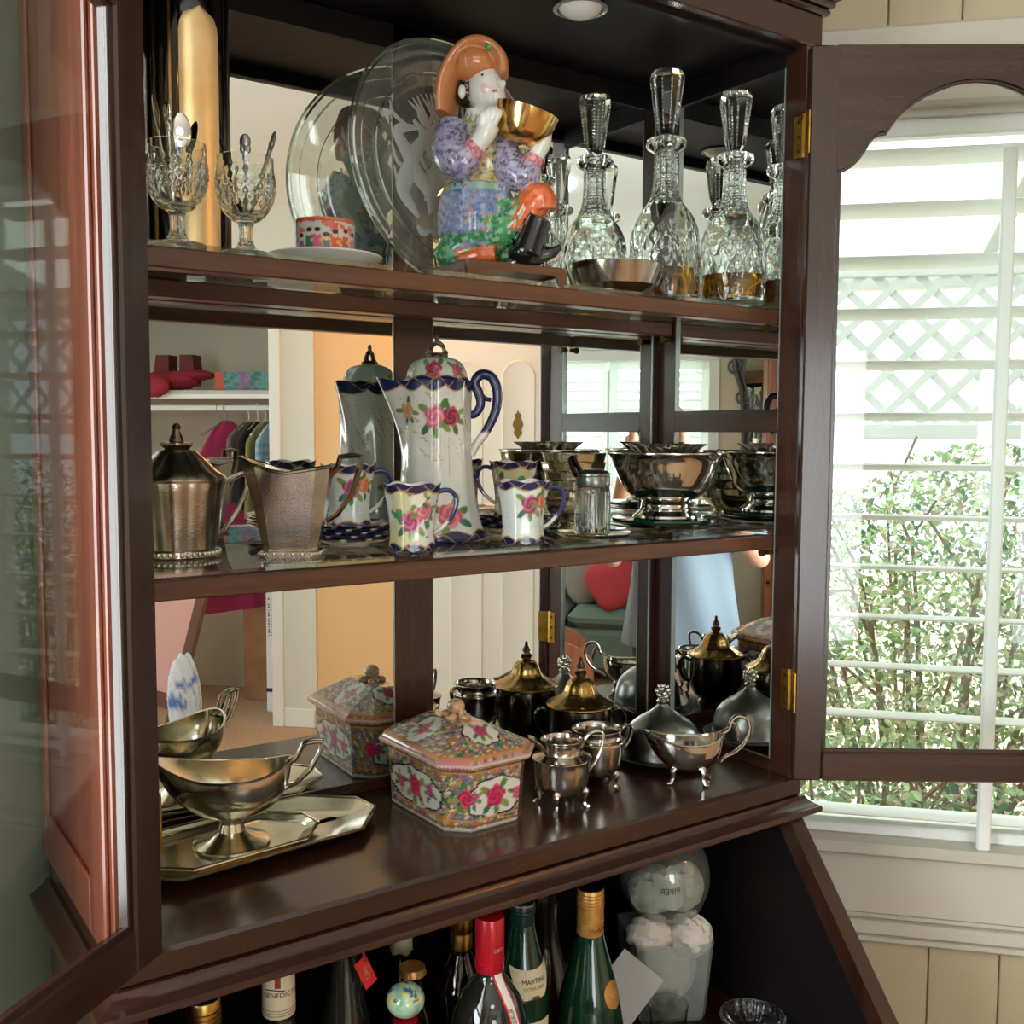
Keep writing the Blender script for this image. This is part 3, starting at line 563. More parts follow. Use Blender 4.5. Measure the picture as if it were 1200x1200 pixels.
g.obj('plinth', 'walnut_X', t, smooth=20)
# porcelain figurine
fg = thing('porcelain_figurine', 'porcelain figurine of a kneeling man in orange hat raising a golden bowl', 'figurine', (.462, .126, Z1 + .0262), IR)
mm = .001; K = 1.045
def fx(px, py, y=0): return ((px - 574) * K * mm, y * mm, (303 - py) * K * mm)        # photo-measured sizes turned into millimetres
b = G()
def E(px, py, y, rx, ry, rz, c, tilt=0, yaw=0): b.ell(fx(px, py, y), (rx * mm, ry * mm, rz * mm), 20, 14, M=Matrix.Rotation(math.radians(yaw), 4, 'Z') @ Matrix.Rotation(math.radians(tilt), 4, 'Y'), m=c)
def Tb(P, r, c, n=14): b.tube(bez([fx(*p) for p in P], 16), [x * mm for x in np.interp(np.linspace(0, 1, 17), np.linspace(0, 1, len(r)), r)], n, m=c)
# colours: 0 skin 1 violet jacket 2 cuff 3 yellow panel 4 blue skirt 5 green robe 6 orange 7 black boot 8 white sole 9 hair 10 pale green collar
E(565, 92, 0, 23, 24, 31, 0); E(576, 104, -8, 15, 15, 16, 0); Tb([(556, 118, 0), (554, 135, 0)], [15, 17], 0)
E(586, 91, -11, 4, 4, 7, 0, 20); E(538, 102, -22, 5, 5, 9, 0); E(541, 92, 8, 14, 17, 22, 9)
E(553, 165, 2, 38, 28, 40, 1); E(556, 140, 2, 32, 24, 18, 10); E(566, 172, -18, 20, 12, 34, 3); E(552, 205, 2, 38, 30, 20, 3)
Tb([(527, 140, -14), (524, 170, -28), (537, 188, -38), (552, 176, -44)], [20, 24, 23, 15], 1); Tb([(549, 179, -43), (558, 170, -46)], [14, 14.5], 2); Tb([(555, 174, -45), (566, 158, -47), (573, 146, -46)], [11, 13, 13], 0)
for k, (dx, dy) in enumerate(((-8, 0), (-2, -3), (4, -3), (10, 0))): Tb([(568 + dx * .8, 150 + dy, -55), (572 + dx, 139 + dy, -57), (575 + dx, 131 + dy + abs(k - 1.5), -51)], [4.6, 4.4, 3.4], 0)
Tb([(563, 155, -48), (560, 144, -52), (564, 136, -50)], [5, 4.6, 3.6], 0)
Tb([(582, 150, -6), (596, 190, -20), (612, 200, -26), (622, 186, -28)], [18, 22, 21, 14], 1); Tb([(619, 191, -27), (625, 178, -28)], [13, 13], 2); Tb([(624, 182, -28), (633, 164, -28), (636, 150, -26)], [9.5, 11.5, 10], 0)
for k, (dx, dy) in enumerate(((-4, -2), (0, -4), (4, -3))): Tb([(636 + dx, 154 + dy, -36), (635 + dx, 142 + dy, -40), (629 + dx, 137 + dy, -40)], [4.2, 4, 3.2], 0)
Tb([(633, 158, -36), (624, 152, -40), (620, 147, -40)], [4.4, 4, 3.2], 0)
b.lathe([(r * mm, z * mm) for r, z in ((40, 22), (49, 40), (49, 62), (46, 85), (40, 100))], 28, fn=lambda a, z, r: r * (1 + .05 * math.sin(8 * a)) * (1 if abs(math.sin(a)) < .7 else .86), c=fx(556, 303, 0), m=4)
Tb([(556, 270, 4), (540, 280, 0), (520, 291, -4), (508, 298, -4)], [38, 34, 20, 12], 5); Tb([(560, 272, -12), (590, 262, -20), (610, 240, -22), (616, 230, -22)], [26, 23, 20, 17], 5); Tb([(590, 270, 0), (596, 295, 0)], [26, 20], 5)
Tb([(604, 262, -24), (618, 240, -27), (629, 228, -27), (632, 243, -27)], [17, 21, 23, 21], 6); Tb([(535, 297, -18), (560, 294, -24), (578, 292, -24)], [10, 12, 12], 6)
Tb([(631, 252, -34), (624, 270, -34), (616, 292, -33)], [16, 17, 19], 7); Tb([(606, 294, -27), (628, 297, -28), (646, 292, -29), (657, 284, -30)], [16, 14, 10, 4], 7); Tb([(602, 300, -27), (630, 302, -28), (648, 297, -29), (658, 288, -30)], [8, 7.5, 6, 2.5], 8)
E(612, 292, -31, 20, 19, 12, 7)
q, near = remesh(b, .0014, 4)
PAL = ['d9dad2', '9d98b4', 'c0717a', 'c9b985', '6f86ac', '3f8a58', 'cf6238', '15171a', 'd5d4c8', '1c1614', '9fb38a']
def figcol(V):
    c = np.array([L3(h) for h in PAL])[near]; n1 = noise3(V, 70, 1); n2 = noise3(V, 95, 2); n3 = noise3(V, 90, 4)
    for k, a, bcol in ((1, '4d4a86', 'b9b0c4'), (4, '35549c', 'a9b3c4'), (5, '1d5e3c', 'a5c7a4'), (3, 'c77a44', 'd8cfa0'), (2, 'a03a4a', 'e0a4a0'), (6, 'b84a22', 'dc7a4a'), (10, '5f8d5c', 'c77a50')):
        mk = near == k; c[mk] = mixc(mixc(c, a, np.clip((n1 - .6) * 5, 0, .6)), bcol, np.clip((n2 - .62) * 5, 0, .6))[mk]
    for k, col in ((1, 'b7b45e'), (4, 'b58a86'), (3, '52794a'), (1, '2a2f62')):
        mk = near == k; c[mk] = mixc(c, col, np.clip((noise3(V, 120, 10 + k) - .72) * 12, 0, .8))[mk]
    def dot(px, py, y, r, col, w=1):
        nonlocal c; p = np.array(fx(px, py, y)); d = np.linalg.norm((V - p) * np.array([1, .6, 1]), axis=1); c = mixc(c, col, np.clip((r * mm - d) / (.9 * mm), 0, 1) * w)
    dot(566, 98, -23, 7, 'd8908a', .45); dot(584, 103, -20, 4, 'd8908a', .4)
    dot(562, 82, -24, 2.6, '2a2020'); dot(580, 87, -20, 2.3, '2a2020'); dot(576, 101, -23, 2.6, 'b5483f'); dot(579, 101, -23, 2.2, 'b5483f')
    for i in range(5): dot(557 + 2.2 * i, 76.5 + .3 * i, -24, 1.4, '6a5a50', .8); dot(577 + 1.6 * i, 81 + .8 * i, -20, 1.2, '6a5a50', .8)
    z = V[:, 2]; mk = (near == 4); c[mk] = mixc(c, '8fb49a', (np.abs(z - .094) < .004) * 1.)[mk]
    return c
q.obj('figure', 'china', fg, smooth=0, color=figcol); 
for o in fg.children: o.data.polygons.foreach_set('use_smooth', [True] * len(o.data.polygons))
pm('orange_glaze', 'c98452', .14, coat=.5, var=(18, 'bd7442', .4, .75)); pm('green_glaze', '4f8a4a', .15, coat=.5)
h = G(); hp = bez([fx(588, 80, -8), fx(583, 60, -6), fx(566, 47, -2), fx(545, 50, 2), fx(527, 72, 6), fx(519, 100, 6), fx(517, 124, 4)], 26)
h.tube(hp, [x * mm for x in np.interp(np.linspace(0, 1, 27), [0, .1, .4, .8, 1], [6, 9, 11, 12, 9])], 22, flat=2.7, up=(0, 1, 0)).ell(fx(551, 64, 4), (.034, .033, .025), 24, 14)
q2, _ = remesh(h, .0012, 3); o = q2.obj('hat', 'orange_glaze', fg, smooth=80); G().ell(fx(570, 51, -26), (.005, .004, .0055), 12, 8).obj('hat_brooch', 'green_glaze', o)
bw = G().lathe([(.012, 0), (.020, .001), (.030, .008), (.036, .02), (.0395, .036), (.0405, .042), (.0395, .0425), (.037, .036), (.032, .02), (.02, .006), (.001, .004)], 48, fn=lambda a, z, r: r * (1 + .006 * math.cos(8 * a) * (z > .015)))
bw.xf(Matrix.Translation(fx(604, 164, -26)) @ Matrix.Rotation(math.radians(17), 4, 'Y') @ Matrix.Rotation(math.radians(6), 4, 'X')).obj('golden_bowl', 'gilt', fg)
# cut-crystal decanters
def decanter(loc, sc, label, liquid, rz, slim=1):
    t = thing('decanter', label, 'decanter', loc, rz, None, (sc * slim, sc * slim, sc))
    prof = smoothprof([(.040, 0), (.0465, .003), (.0485, .012), (.0492, .065), (.0465, .098), (.0395, .117), (.0290, .131), (.0215, .143), (.0178, .157), (.0165, .175), (.0160, .196), (.0165, .203), (.0255, .209), (.0282, .2145), (.0268, .2205), (.0190, .2235)], 130)
    def fn(a, z, r):
        if .006 < z < .112:
            e = min(1, (z - .006) / .01, (.112 - z) / .014); p = a * 8; h = (z - .06) * 120
            d1 = abs((p + h) / PI % 1 - .5) * 2; d2 = abs((p - h) / PI % 1 - .5) * 2; w = (math.cos(4 * a) + 1) / 2
            return r + e * (.0026 * w * (d1 * d2 - .5) + .0012 * (1 - w) * abs(math.sin(z * 900)) - .0016 * (1 if abs(math.cos(2 * a + (z - .06) * 16)) < .10 else 0))
        if .140 < z < .200: return r * (1 + .05 * math.cos(12 * a) + .03 * math.sin(z * 1700))
        return r
    inn = [(.0145, .2235), (.0125, .205), (.0120, .18), (.0135, .16), (.0175, .146), (.0255, .133), (.0350, .116), (.0405, .096), (.0430, .06), (.0435, .016), (.038, .010), (.001, .009)]
    G().lathe(prof, 144, fn, cap1=False).lathe(smoothprof(inn, 50), 64, cap0=False).obj('bottle', 'crystal', t, smooth=28)
    s = G().lathe([(.0105, .198), (.0115, .2225), (.0125, .2245), (.0095, .227), (.0115, .231), (.0145, .237), (.0235, .300), (.0238, .304), (.0210, .3105), (.006, .3125)], 10, fn=lambda a, z, r: r)
    for k in range(10):
        a = 2 * PI * k / 10
        for i in range(12): rr = .0150 + .0084 * i / 12; s.ell((rr * math.cos(a), rr * math.sin(a), .242 + i * .0049), (.0014, .0014, .0018), 6, 4)
    s.obj('stopper', 'crystal', t, smooth=20)
    if liquid: G().lathe([(.001, .0100), (.0375, .0108), (.0428, .0165), (.0427, .0165 + liquid), (.001, .0165 + liquid)], 48, cap0=False).obj('amber_liquor', 'amber', t)
    return t
decanter((.709, .226, Z1), .99, 'empty cut-crystal decanter behind the shallow pewter dish', 0, .2)
dc = decanter((.764, .132, Z1), 1.055, 'tallest cut-crystal decanter with amber liquor and a gilt neck label', .03, .5, .97)
decanter((.8555, .086, Z1), .975, 'cut-crystal decanter with amber liquor in the corner by the door hinge', .028, .9)
lb = G(); 
for k in range(5): a = -1.2 + k * .1; lb.tube(bez([(.0495 * math.cos(a + .05 * math.sin(i * 1.3 + k)), .0495 * math.sin(a + .05 * math.sin(i * 1.3 + k)), .045 + .004 * i) for i in range(6)], 14), .0011, 5)
arc = [(.0498 * math.cos(-1.25 + .6 * i / 10), .0498 * math.sin(-1.25 + .6 * i / 10), .050 + .006 * math.sin(i)) for i in range(11)]; lb.tube(arc, .0016, 6)
lb.obj('gilt_label', 'gilt', dc)
t = thing('pewter_dish', 'shallow round pewter dish at the shelf edge in front of the decanters', 'dish', (.642, .098, Z1))
G().lathe([(.040, 0), (.042, .002), (.045, .004), (.058, .012), (.066, .032), (.068, .0385), (.0672, .040), (.065, .0385), (.056, .015), (.044, .008), (.001, .007)], 64).obj('dish', 'silver', t)
# ---------------------------------------------------------------- middle shelf
def octo(hx, hy, c): return [(hx - c, -hy), (hx, -hy + c), (hx, hy - c), (hx - c, hy), (-hx + c, hy), (-hx, hy - c), (-hx, -hy + c), (-hx + c, -hy)]
def secloft(secs, sub=1):
    """stack of outline sections [(z, outline)]"""
    return [[(x, y, z) for x, y in o] for z, o in secs]
def dense(o, k):
    out = []
    for i in range(len(o)):
        a, b2 = o[i], o[(i + 1) % len(o)]
        for j in range(k): out.append((a[0] + (b2[0] - a[0]) * j / k, a[1] + (b2[1] - a[1]) * j / k))
    return out
def panelled(a, k=8, amt=.035): return 1 - amt * (1 - abs(math.cos(k * a / 2)))
# silver lidded sugar pot and hammered jug of one service
def pot_section(z, r, sq=.06): return lambda a: r
t = thing('sugar_pot', 'silver lidded sugar pot with stepped finial and angular handle beside the door', 'sugar pot', (.078, .194, Z2), math.radians(-4))
fnp = lambda a, z, r: r * panelled(a + .39, 8, .05) if z > .006 else r
G().lathe([(.044, 0), (.0455, .002), (.0455, .008), (.043, .010), (.0435, .014), (.048, .045), (.052, .075), (.054, .083), (.0535, .088), (.050, .088), (.046, .05), (.040, .016), (.001, .013)], 96, fnp).obj('body', 'hammered', t)
bd = G()
for k in range(44): a = 2 * PI * k / 44; bd.ell((.0457 * math.cos(a), .0457 * math.sin(a), .005), (.0028, .0028, .003), 6, 5)
bd.obj('beaded_foot', 'silver_bright', t)
l = G().lathe([(.0545, .085), (.0555, .088), (.053, .092), (.044, .098), (.030, .112), (.022, .119), (.0205, .121), (.0145, .122)], 96, lambda a, z, r: r * panelled(a + .39, 8, .05)).obj('lid', 'hammered', t)
G().lathe([(.013, .1215), (.0185, .127), (.0185, .1295), (.009, .131), (.0075, .136), (.0045, .142), (.0045, .1455), (.0055, .147), (.003, .151), (.0005, .152)], 20).obj('finial', 'silver_brown', l)
G().tube([(.050, 0, .080), (.062, 0, .088), (.074, 0, .093), (.083, 0, .091), (.084, 0, .084), (.070, 0, .052), (.055, 0, .030), (.046, 0, .020)], [.0035, .003, .003, .0034, .0034, .003, .003, .003], 8, flat=1.7, up=(0, 1, 0)).obj('handle', 'silver', t)
t = thing('cream_jug', 'hammered silver cream jug with a pouring lip and angular handle', 'jug', (.190, .132, Z2), IR + .05)
secs = []
for z, hx, hy, c, lift in ((0, .034, .026, .008, 0), (.006, .034, .026, .008, 0), (.007, .031, .023, .008, 0), (.012, .031, .023, .009, 0), (.03, .035, .026, .011, 0), (.055, .0395, .029, .013, 0), (.08, .0435, .031, .014, 0), (.094, .0455, .0325, .014, 0), (.1, .046, .033, .014, 1)):
    o = dense(octo(hx, hy, c), 8); q = []
    for x, y in o:
        zz = z; xx = x
        f = max(0, -x / hx); k = max(0, (z - .05) / .05)
        xx -= .011 * f ** 2 * k ** 2; zz += (.013 * f ** 2 - .004 * (1 - abs(x) / hx) + .003 * max(0, x / hx)) * k ** 3; yy = y * (1 - .45 * f ** 3 * k ** 2)
        q.append((xx, yy, zz))
    secs.append(q)
inn = [[(x * .94, y * .93, z) for x, y, z in r] for r in secs[::-1][:6]]
G().loft(secs + inn).obj('body', 'hammered', t, smooth=30)
G().tube([secs[-1][i] for i in range(len(secs[-1]))], .0019, 6, closed=True).obj('rim', 'silver_brown', t)
bd = G()
for x, y in dense(octo(.0345, .0265, .008), 5): bd.ell((x, y, .0035), (.0022, .0022, .0026), 6, 5)
bd.obj('beaded_foot', 'silver_bright', t)
G().tube([(.042, 0, .090), (.053, 0, .102), (.056, 0, .114), (.070, 0, .1155), (.0795, 0, .1145), (.078, 0, .100), (.068, 0, .070), (.052, 0, .047), (.040, 0, .040)], [.004, .0035, .0035, .0035, .0038, .0035, .0033, .003, .003], 8, flat=1.7, up=(0, 1, 0)).obj('handle', 'silver_brown', t)
# chocolate pot
COB = '1b2050'
def bluerim(c, u, v, top, hgt, k, up=False):
    """cobalt border with wavy edge and gilt specks; border lies below `top` (or above when up)"""
    e = hgt * (.62 + .38 * np.abs(np.sin(u * k))); d = (v - top) if up else (top - v)
    w = ((d < e) & (d > -.02)); c = mixc(c, COB, w * 1.); lines = np.abs(d - e) < .0009; c = mixc(c, 'b08a4a', lines * .9)
    gs = (np.abs(np.sin(u * k * 2 + .6) * hgt * .35 - d + hgt * .35) < .0008) & w; return mixc(c, 'a98a58', gs * .9)
t = thing('chocolate_pot', 'tall porcelain chocolate pot with cobalt rim, painted roses and scrolled handle', 'chocolate pot', (.424, .2, Z2), IR + .06)
cp = t
pr = smoothprof([(.060, 0), (.0635, .003), (.0625, .010), (.0565, .028), (.0510, .055), (.0470, .09), (.0450, .125), (.0445, .155), (.0452, .185), (.0462, .2085)], 190)
def spf(a, z, r):
    d = abs((a - PI + PI) % (2 * PI) - PI); r *= 1 + .022 * math.cos(8 * a)
    if z > .105: k = (z - .105) / .104; r += .033 * k ** 1.6 * math.exp(-(d / (.30 + .1 * (1 - k))) ** 2)
    return r
def spf2(a, z, r): return spf(a - 0, z, r)
g = G(); rings = []
for r, z in pr:
    q = []
    for k in range(220):
        a = 2 * PI * k / 220; aa = (a + PI) % (2 * PI); d = min(aa, 2 * PI - aa); R = r * (1 + .02 * math.cos(8 * a)); lift = 0
        if z > .10: kk = (z - .10) / .109; R += .034 * kk ** 1.7 * math.exp(-(d / .42) ** 2); lift = .007 * kk ** 4 * math.exp(-(d / .3) ** 2)
        q.append((R * math.cos(a), R * math.sin(a), z + lift))
    rings.append(q)
inn = [[(x * .93, y * .93, z - .001) for x, y, z in rings[i]] for i in (190, 185, 170, 150)]
g.loft(rings + inn)
def potcol(V):
    an = np.arctan2(V[:, 1], V[:, 0]); u = an * .05; v = V[:, 2]; c = np.tile(L3('d9dad2'), (len(V), 1)); c = mixc(c, 'c3ccc4', (noise3(V, 9, 6) - .5) * 1.2)
    sp = np.abs((an + 2 * PI) % (2 * PI) - PI) * .05
    n = noise3(V, 120, 8); c = mixc(c, 'c9a85e', (n - .86) * 20 * (np.abs(v - .15) < .045)); c = mixc(c, 'c9a85e', ((np.abs(np.sin(u * 260)) < .12) & (np.abs(v - .125 - .02 * np.sin(u * 40)) < .025) & (np.abs(u + .075) < .02)) * .7)
    c = rose(c, u, v, -.081, .163, .0165, 'c4526a', 'f0b0b4', wob=.4); c = rose(c, u, v, -.056, .163, .0135, '7c1f3c', 'c9687e', wob=1.5)
    c = rose(c, u, v, -.062, .036, .0165, 'b9435a', 'eda0a4', wob=2.2); c = rose(c, u, v, -.125, .17, .011, 'c98a60', 'e7c49a', wob=.9); c = rose(c, u, v, .06, .15, .016, 'b9435a', 'eda0a4', wob=1.2); c = rose(c, u, v, .09, .06, .016, 'b9435a', 'eda0a4', wob=1.2)
    c = bluerim(c, u, v, .2165, .0205, 95); c = bluerim(c, u, v, -.001, .017, 80, True); c[np.hypot(V[:, 0], V[:, 1]) < .0425] = L3('cfd0c8'); return c
g.obj('body', 'china', t, color=potcol, smooth=60)
lp = smoothprof([(.0415, .206), (.043, .2105), (.040, .215), (.037, .226), (.030, .236), (.018, .241), (.006, .243)], 70)
def lidcol(V):
    an = np.arctan2(V[:, 1], V[:, 0]); u = an * .038; v = V[:, 2]; c = np.tile(L3('b9c7b4'), (len(V), 1)); c = rose(c, u, v, -.064, .2235, .012, '8a2340', 'd07088', wob=.3); c = rose(c, u, v, -.03, .224, .009, '9a4060', 'd08098', wob=2); c = rose(c, u, v, .05, .224, .011, '8a2340', 'd07088', wob=1)
    return bluerim(c, u, v, .2045, .012, 100, True)
l = G().lathe(lp, 180, lambda a, z, r: r * (1 + .02 * math.cos(8 * a))).obj('lid', 'china', t, color=lidcol, smooth=60)
vc = lambda col: (lambda V: np.tile(L3(col), (len(V), 1)))
f = G().tube(bez([(-.012, 0, .240), (-.010, 0, .247), (-.0075, 0, .2545), (-.001, 0, .2605), (.0065, 0, .2575), (.0095, 0, .249), (.012, 0, .240)], 22), .0032, 8).ell((0, 0, .2655), (.0032, .0032, .006)).ell((-.010, 0, .2475), (.0045, .004, .004)).ell((.0105, 0, .2475), (.0045, .004, .004)).ell((0, 0, .244), (.015, .012, .004))
f.obj('finial', 'china', l, color=lambda V: mixc(np.tile(L3('2a2530'), (len(V), 1)), '9a7a48', (noise3(V, 150, 3) - .55) * 6))
hn = G().tube(bez([(.043, 0, .166), (.051, 0, .168), (.058, 0, .180), (.055, 0, .196), (.050, 0, .208), (.058, 0, .219), (.072, 0, .216), (.080, 0, .198), (.078, 0, .172), (.066, 0, .146), (.052, 0, .126), (.045, 0, .112)], 60), [.0052 + .0016 * math.sin(i / 60 * PI) for i in range(61)], 12, flat=1.15, up=(0, 1, 0)).tube(bez([(.056, 0, .196), (.064, 0, .188), (.072, 0, .186)], 8), .003, 8)
hn.obj('handle', 'china', t, color=lambda V: np.where((V[:, 2] > .143)[:, None], L3(COB)[None] * (1 - .0 * V) , L3('d6d6ce')[None]) if True else None)
# demitasse cups and saucers
def demitasse(loc, rz, label, scheme):
    t = thing('demitasse_cup', label, 'cup', loc, rz, 'demitasse cups of the chocolate set')
    pr = smoothprof([(.0262, 0), (.0275, .002), (.0268, .010), (.0258, .022), (.0270, .042), (.0305, .064), (.0345, .0815)], 90); rings = []
    for r, z in pr: rings.append([(r * (1 + .03 * math.cos(6 * a)) * math.cos(a), r * (1 + .03 * math.cos(6 * a)) * math.sin(a), z + (.0016 * math.cos(6 * a) if z > .07 else (.0015 * (1 + math.cos(6 * a)) * (1 - z / .01) if z < .01 else 0))) for a in [2 * PI * k / 150 for k in range(150)]])
    inn = [[(x * .955, y * .955, z - .0003) for x, y, z in rings[-1]], [(x * .93, y * .93, z) for x, y, z in rings[75]], [(x * .9, y * .9, z) for x, y, z in rings[40]], [(x * .85, y * .85, .005) for x, y, z in rings[5]]]
    def col(V):
        an = np.arctan2(V[:, 1], V[:, 0]); u = an * .029; v = V[:, 2]; R = np.hypot(V[:, 0], V[:, 1]); ref = np.interp(v, [p[1] for p in pr], [p[0] for p in pr]) * (1 + .03 * np.cos(6 * an))
        if scheme == 0:
            c = np.tile(L3('cdc79a'), (len(V), 1)); c = mixc(c, 'd9dad0', (noise3(V, 16, 5) - .45) * 3); c = mixc(c, '3f8a62', (noise3(V, 45, 7) - .68) * 9 * (np.abs(v - .04) < .022))
            for uc, vv, R0, d, l2, w in ((-.048, .038, .0135, '9a2a5c', 'e59ab8', .3), (-.030, .05, .012, 'c4526a', 'f2b4bc', 1.3), (-.040, .064, .009, 'd8d4c0', 'f0eee2', 2), (.03, .045, .013, 'c4526a', 'f2b4bc', .8), (.065, .04, .012, '9a2a5c', 'e59ab8', 1.9)): c = rose(c, u, v, uc, vv, R0, d, l2, wob=w)
        else:
            c = np.tile(L3('d7ddd6'), (len(V), 1)); c = mixc(c, 'c2d3c9', (noise3(V, 12, 9) - .5) * 2); c = mixc(c, '4a4a50', ((np.abs(np.sin(u * 700)) < .2) & (np.abs(np.sin(v * 520)) < .2) & (np.abs(v - .035) < .02)) * .7)
            for uc, vv, R0, d, l2, w in ((-.040, .052, .0125, '8a2350', 'd98aa8', .3), (-.021, .056, .0105, 'd0683c', 'f0b08a', 1.3), (.045, .05, .0125, '8a2350', 'd98aa8', .9), (.066, .054, .0105, 'd0683c', 'f0b08a', 2.)): c = rose(c, u, v, uc, vv, R0, d, l2, wob=w)
        c = bluerim(c, u, v, .0835, .0135, 105); c = bluerim(c, u, v, -.001, .0125, 105, True); c[R < ref * .97] = L3('d8d8d0'); return c
    G().loft(rings + inn).obj('bowl', 'china', t, color=col, smooth=60)
    G().tube(bez([(.0285, 0, .070), (.040, 0, .0735), (.0495, 0, .070), (.0535, 0, .058), (.047, 0, .040), (.036, 0, .028), (.0265, 0, .021)], 34), [.0033 - .0008 * i / 34 for i in range(35)], 10, flat=1.3, up=(0, 1, 0)).obj('handle', 'china', t, color=lambda V: np.where(((V[:, 0] > .043) | (V[:, 2] > .0695))[:, None], L3('2a2f66')[None], L3('d6d6d0')[None]))
    return t
demitasse((.327, .094, Z2), IR + .15, 'demitasse cup with pink roses and green leaves on yellow, before the chocolate pot', 0)
demitasse((.487, .090, Z2), IR + .15, 'demitasse cup with one purple and one orange rose on white', 1)
SCP = [(.0255, 0), (.0265, .0022), (.032, .0028), (.048, .0058), (.0605, .0105), (.061, .0112), (.0602, .0118), (.046, .0072), (.030, .0042), (.001, .004)]
sr = None
def saucers(x, y, n, label, rz0):
    global sr
    for k in range(n):
        lab = ('lowest', 'second lowest', 'middle', 'second highest', 'topmost')[k] + ' ' + label
        if sr is None:
            sr = thing('saucer', lab, 'saucer', (x, y, Z2), 0, 'stacked saucers of the chocolate set')
            g = G().lathe(smoothprof(SCP, 60), 120, lambda a, z, r: r * (1 + (.018 * math.cos(12 * a) if r > .04 else 0)))
            def sc(V):
                an = np.arctan2(V[:, 1], V[:, 0]); R = np.hypot(V[:, 0], V[:, 1]); c = np.tile(L3('d6d4c6'), (len(V), 1)); c = mixc(c, COB, ((R > .054) & (np.sin(12 * an) > -.9)) * 1.); c = mixc(c, 'b08a4a', (np.abs(R - .053) < .0007) * 1.)
                for k in range(4): c = rose(c, an * .042, R, (k - 1.5) * .064, .042, .008, 'b9435a', 'eda0a4', wob=k)
                return c
            g.obj('dish', 'china', sr, color=sc, smooth=60); o = sr
        else: o = dup(sr, label=lab)
        o.location = (x, y, Z2 + k * .0041); o.rotation_euler = (0, 0, rz0 + k * .21)
saucers(.297, .205, 5, 'cobalt-edged saucer of the stack behind the hammered jug', .1)
saucers(.566, .226, 5, 'cobalt-edged saucer of the stack behind the purple-rose cup', .4)
demitasse((.297, .205, Z2 + .0202), IR + .1, 'demitasse cup standing on a saucer stack behind the hammered jug', 1)
demitasse((.566, .226, Z2 + .0202), IR + PI - .2, 'demitasse cup standing on a saucer stack, handle turned towards the chocolate pot', 0)
# syrup jar on a small tray
t = thing('small_tray', 'small round silver tray under the glass syrup jar', 'tray', (.622, .112, Z2))
G().lathe([(.040, 0), (.047, .002), (.053, .006), (.054, .0066), (.053, .0072), (.046, .004), (.001, .0032)], 56).obj('tray', 'silver', t)
t = thing('syrup_jar', 'fluted glass syrup jar with hinged pewter lid and thumb lever', 'jar', (.618, .110, Z2 + .0034), IR)
G().lathe([(.0215, 0), (.0235, .002), (.0238, .01), (.0232, .055), (.0225, .066), (.0205, .069), (.0195, .069), (.0195, .012), (.001, .009)], 96, lambda a, z, r: r * (1 + (.045 * abs(math.cos(9 * a)) if r > .021 and .003 < z < .06 else 0))).obj('glass_body', 'crystal', t)
l = G().lathe([(.0225, .066), (.0235, .068), (.0235, .079), (.0225, .081), (.021, .0815)], 48).obj('collar', 'pewter', t)
l = G().lathe([(.0235, .0815), (.0232, .0845), (.0195, .088), (.010, .0905), (.0005, .091)], 40).obj('lid', 'pewter', t)
G().tube(bez([(-.024, 0, .079), (-.0265, 0, .090), (-.031, 0, .103), (-.0345, 0, .106)], 12), [.003, .0034, .0045, .003], 8, flat=2.0, up=(0, 1, 0)).tube(bez([(-.0345, 0, .105), (-.026, 0, .098), (-.017, 0, .087)], 8), .0028, 8, flat=1.8, up=(0, 1, 0)).obj('thumb_lever', 'dark_silver', l) if False else None
o = G()
P = bez([(-.022, 0, .080), (-.0275, 0, .090), (-.031, 0, .102), (-.0285, 0, .1065), (-.022, 0, .096), (-.0165, 0, .086)], 20); o.tube(P, .0036, 8, flat=1.9, up=(0, 1, 0)).obj('thumb_lever', 'dark_silver', l)
# plates and footed bowl
pm('green_glass', '0f4a3c', .03, trans=.6, ior=1.5, coat=.3)
prf = [(.050, 0), (.052, .002), (.066, .003), (.084, .0065), (.0862, .0078), (.0845, .0085), (.064, .0055), (.001, .0045)]
for k, lb in enumerate(('round silver plate at the bottom of the pile under the footed bowl', 'round silver plate in the pile, just under the green glass plate')):
    t = thing('silver_plate', lb, 'plate', (.792, .152, Z2 + .0045 * k)); G().lathe(prf, 72).obj('plate', 'silver', t)
t = thing('green_glass_plate', 'dark green glass plate between the silver plates and the footed bowl', 'plate', (.792, .152, Z2 + .0104))
G().lathe([(.05, 0), (.078, .0015), (.081, .0045), (.0795, .0072), (.06, .0062), (.001, .0062)], 64).obj('plate', 'green_glass', t)
t = thing('footed_bowl', 'large polished silver footed bowl with engraved monogram on the plate pile', 'bowl', (.792, .152, Z2 + .0164), IR)
G().lathe([(.047, 0), (.0485, .002), (.0475, .005), (.042, .009), (.0375, .013), (.0385, .0145), (.037, .016), (.036, .021), (.0375, .0225), (.036, .024), (.034, .026)] + smoothprof([(.036, .0265), (.050, .032), (.063, .046), (.073, .066), (.080, .086), (.0872, .0955), (.0885, .0965), (.0872, .0978), (.079, .0865), (.070, .066), (.060, .047), (.046, .034), (.001, .0305)], 60), 96).obj('bowl', 'silver_bright', t)
def eng(p):
    a = -PI / 2 + p.x / .075; z = .062 + p.y; r = .0712 + .37 * (z - .062); return Vector((r * math.cos(a), r * math.sin(a), z))
pm('engraving', '6f675c', .5, .6); text('EH', .020, 'monogram', 'engraving', t, lambda p: eng(p) + Vector((0, -.0006, 0)), .0002)
def fluted(r, h, n=12): return [(r * .45, 0), (r * .5, .002), (r * .62, h * .35), (r * .85, h * .8), (r, h), (r * .985, h + .001), (r * .82, h * .86), (r * .58, h * .42), (.001, h * .3)]
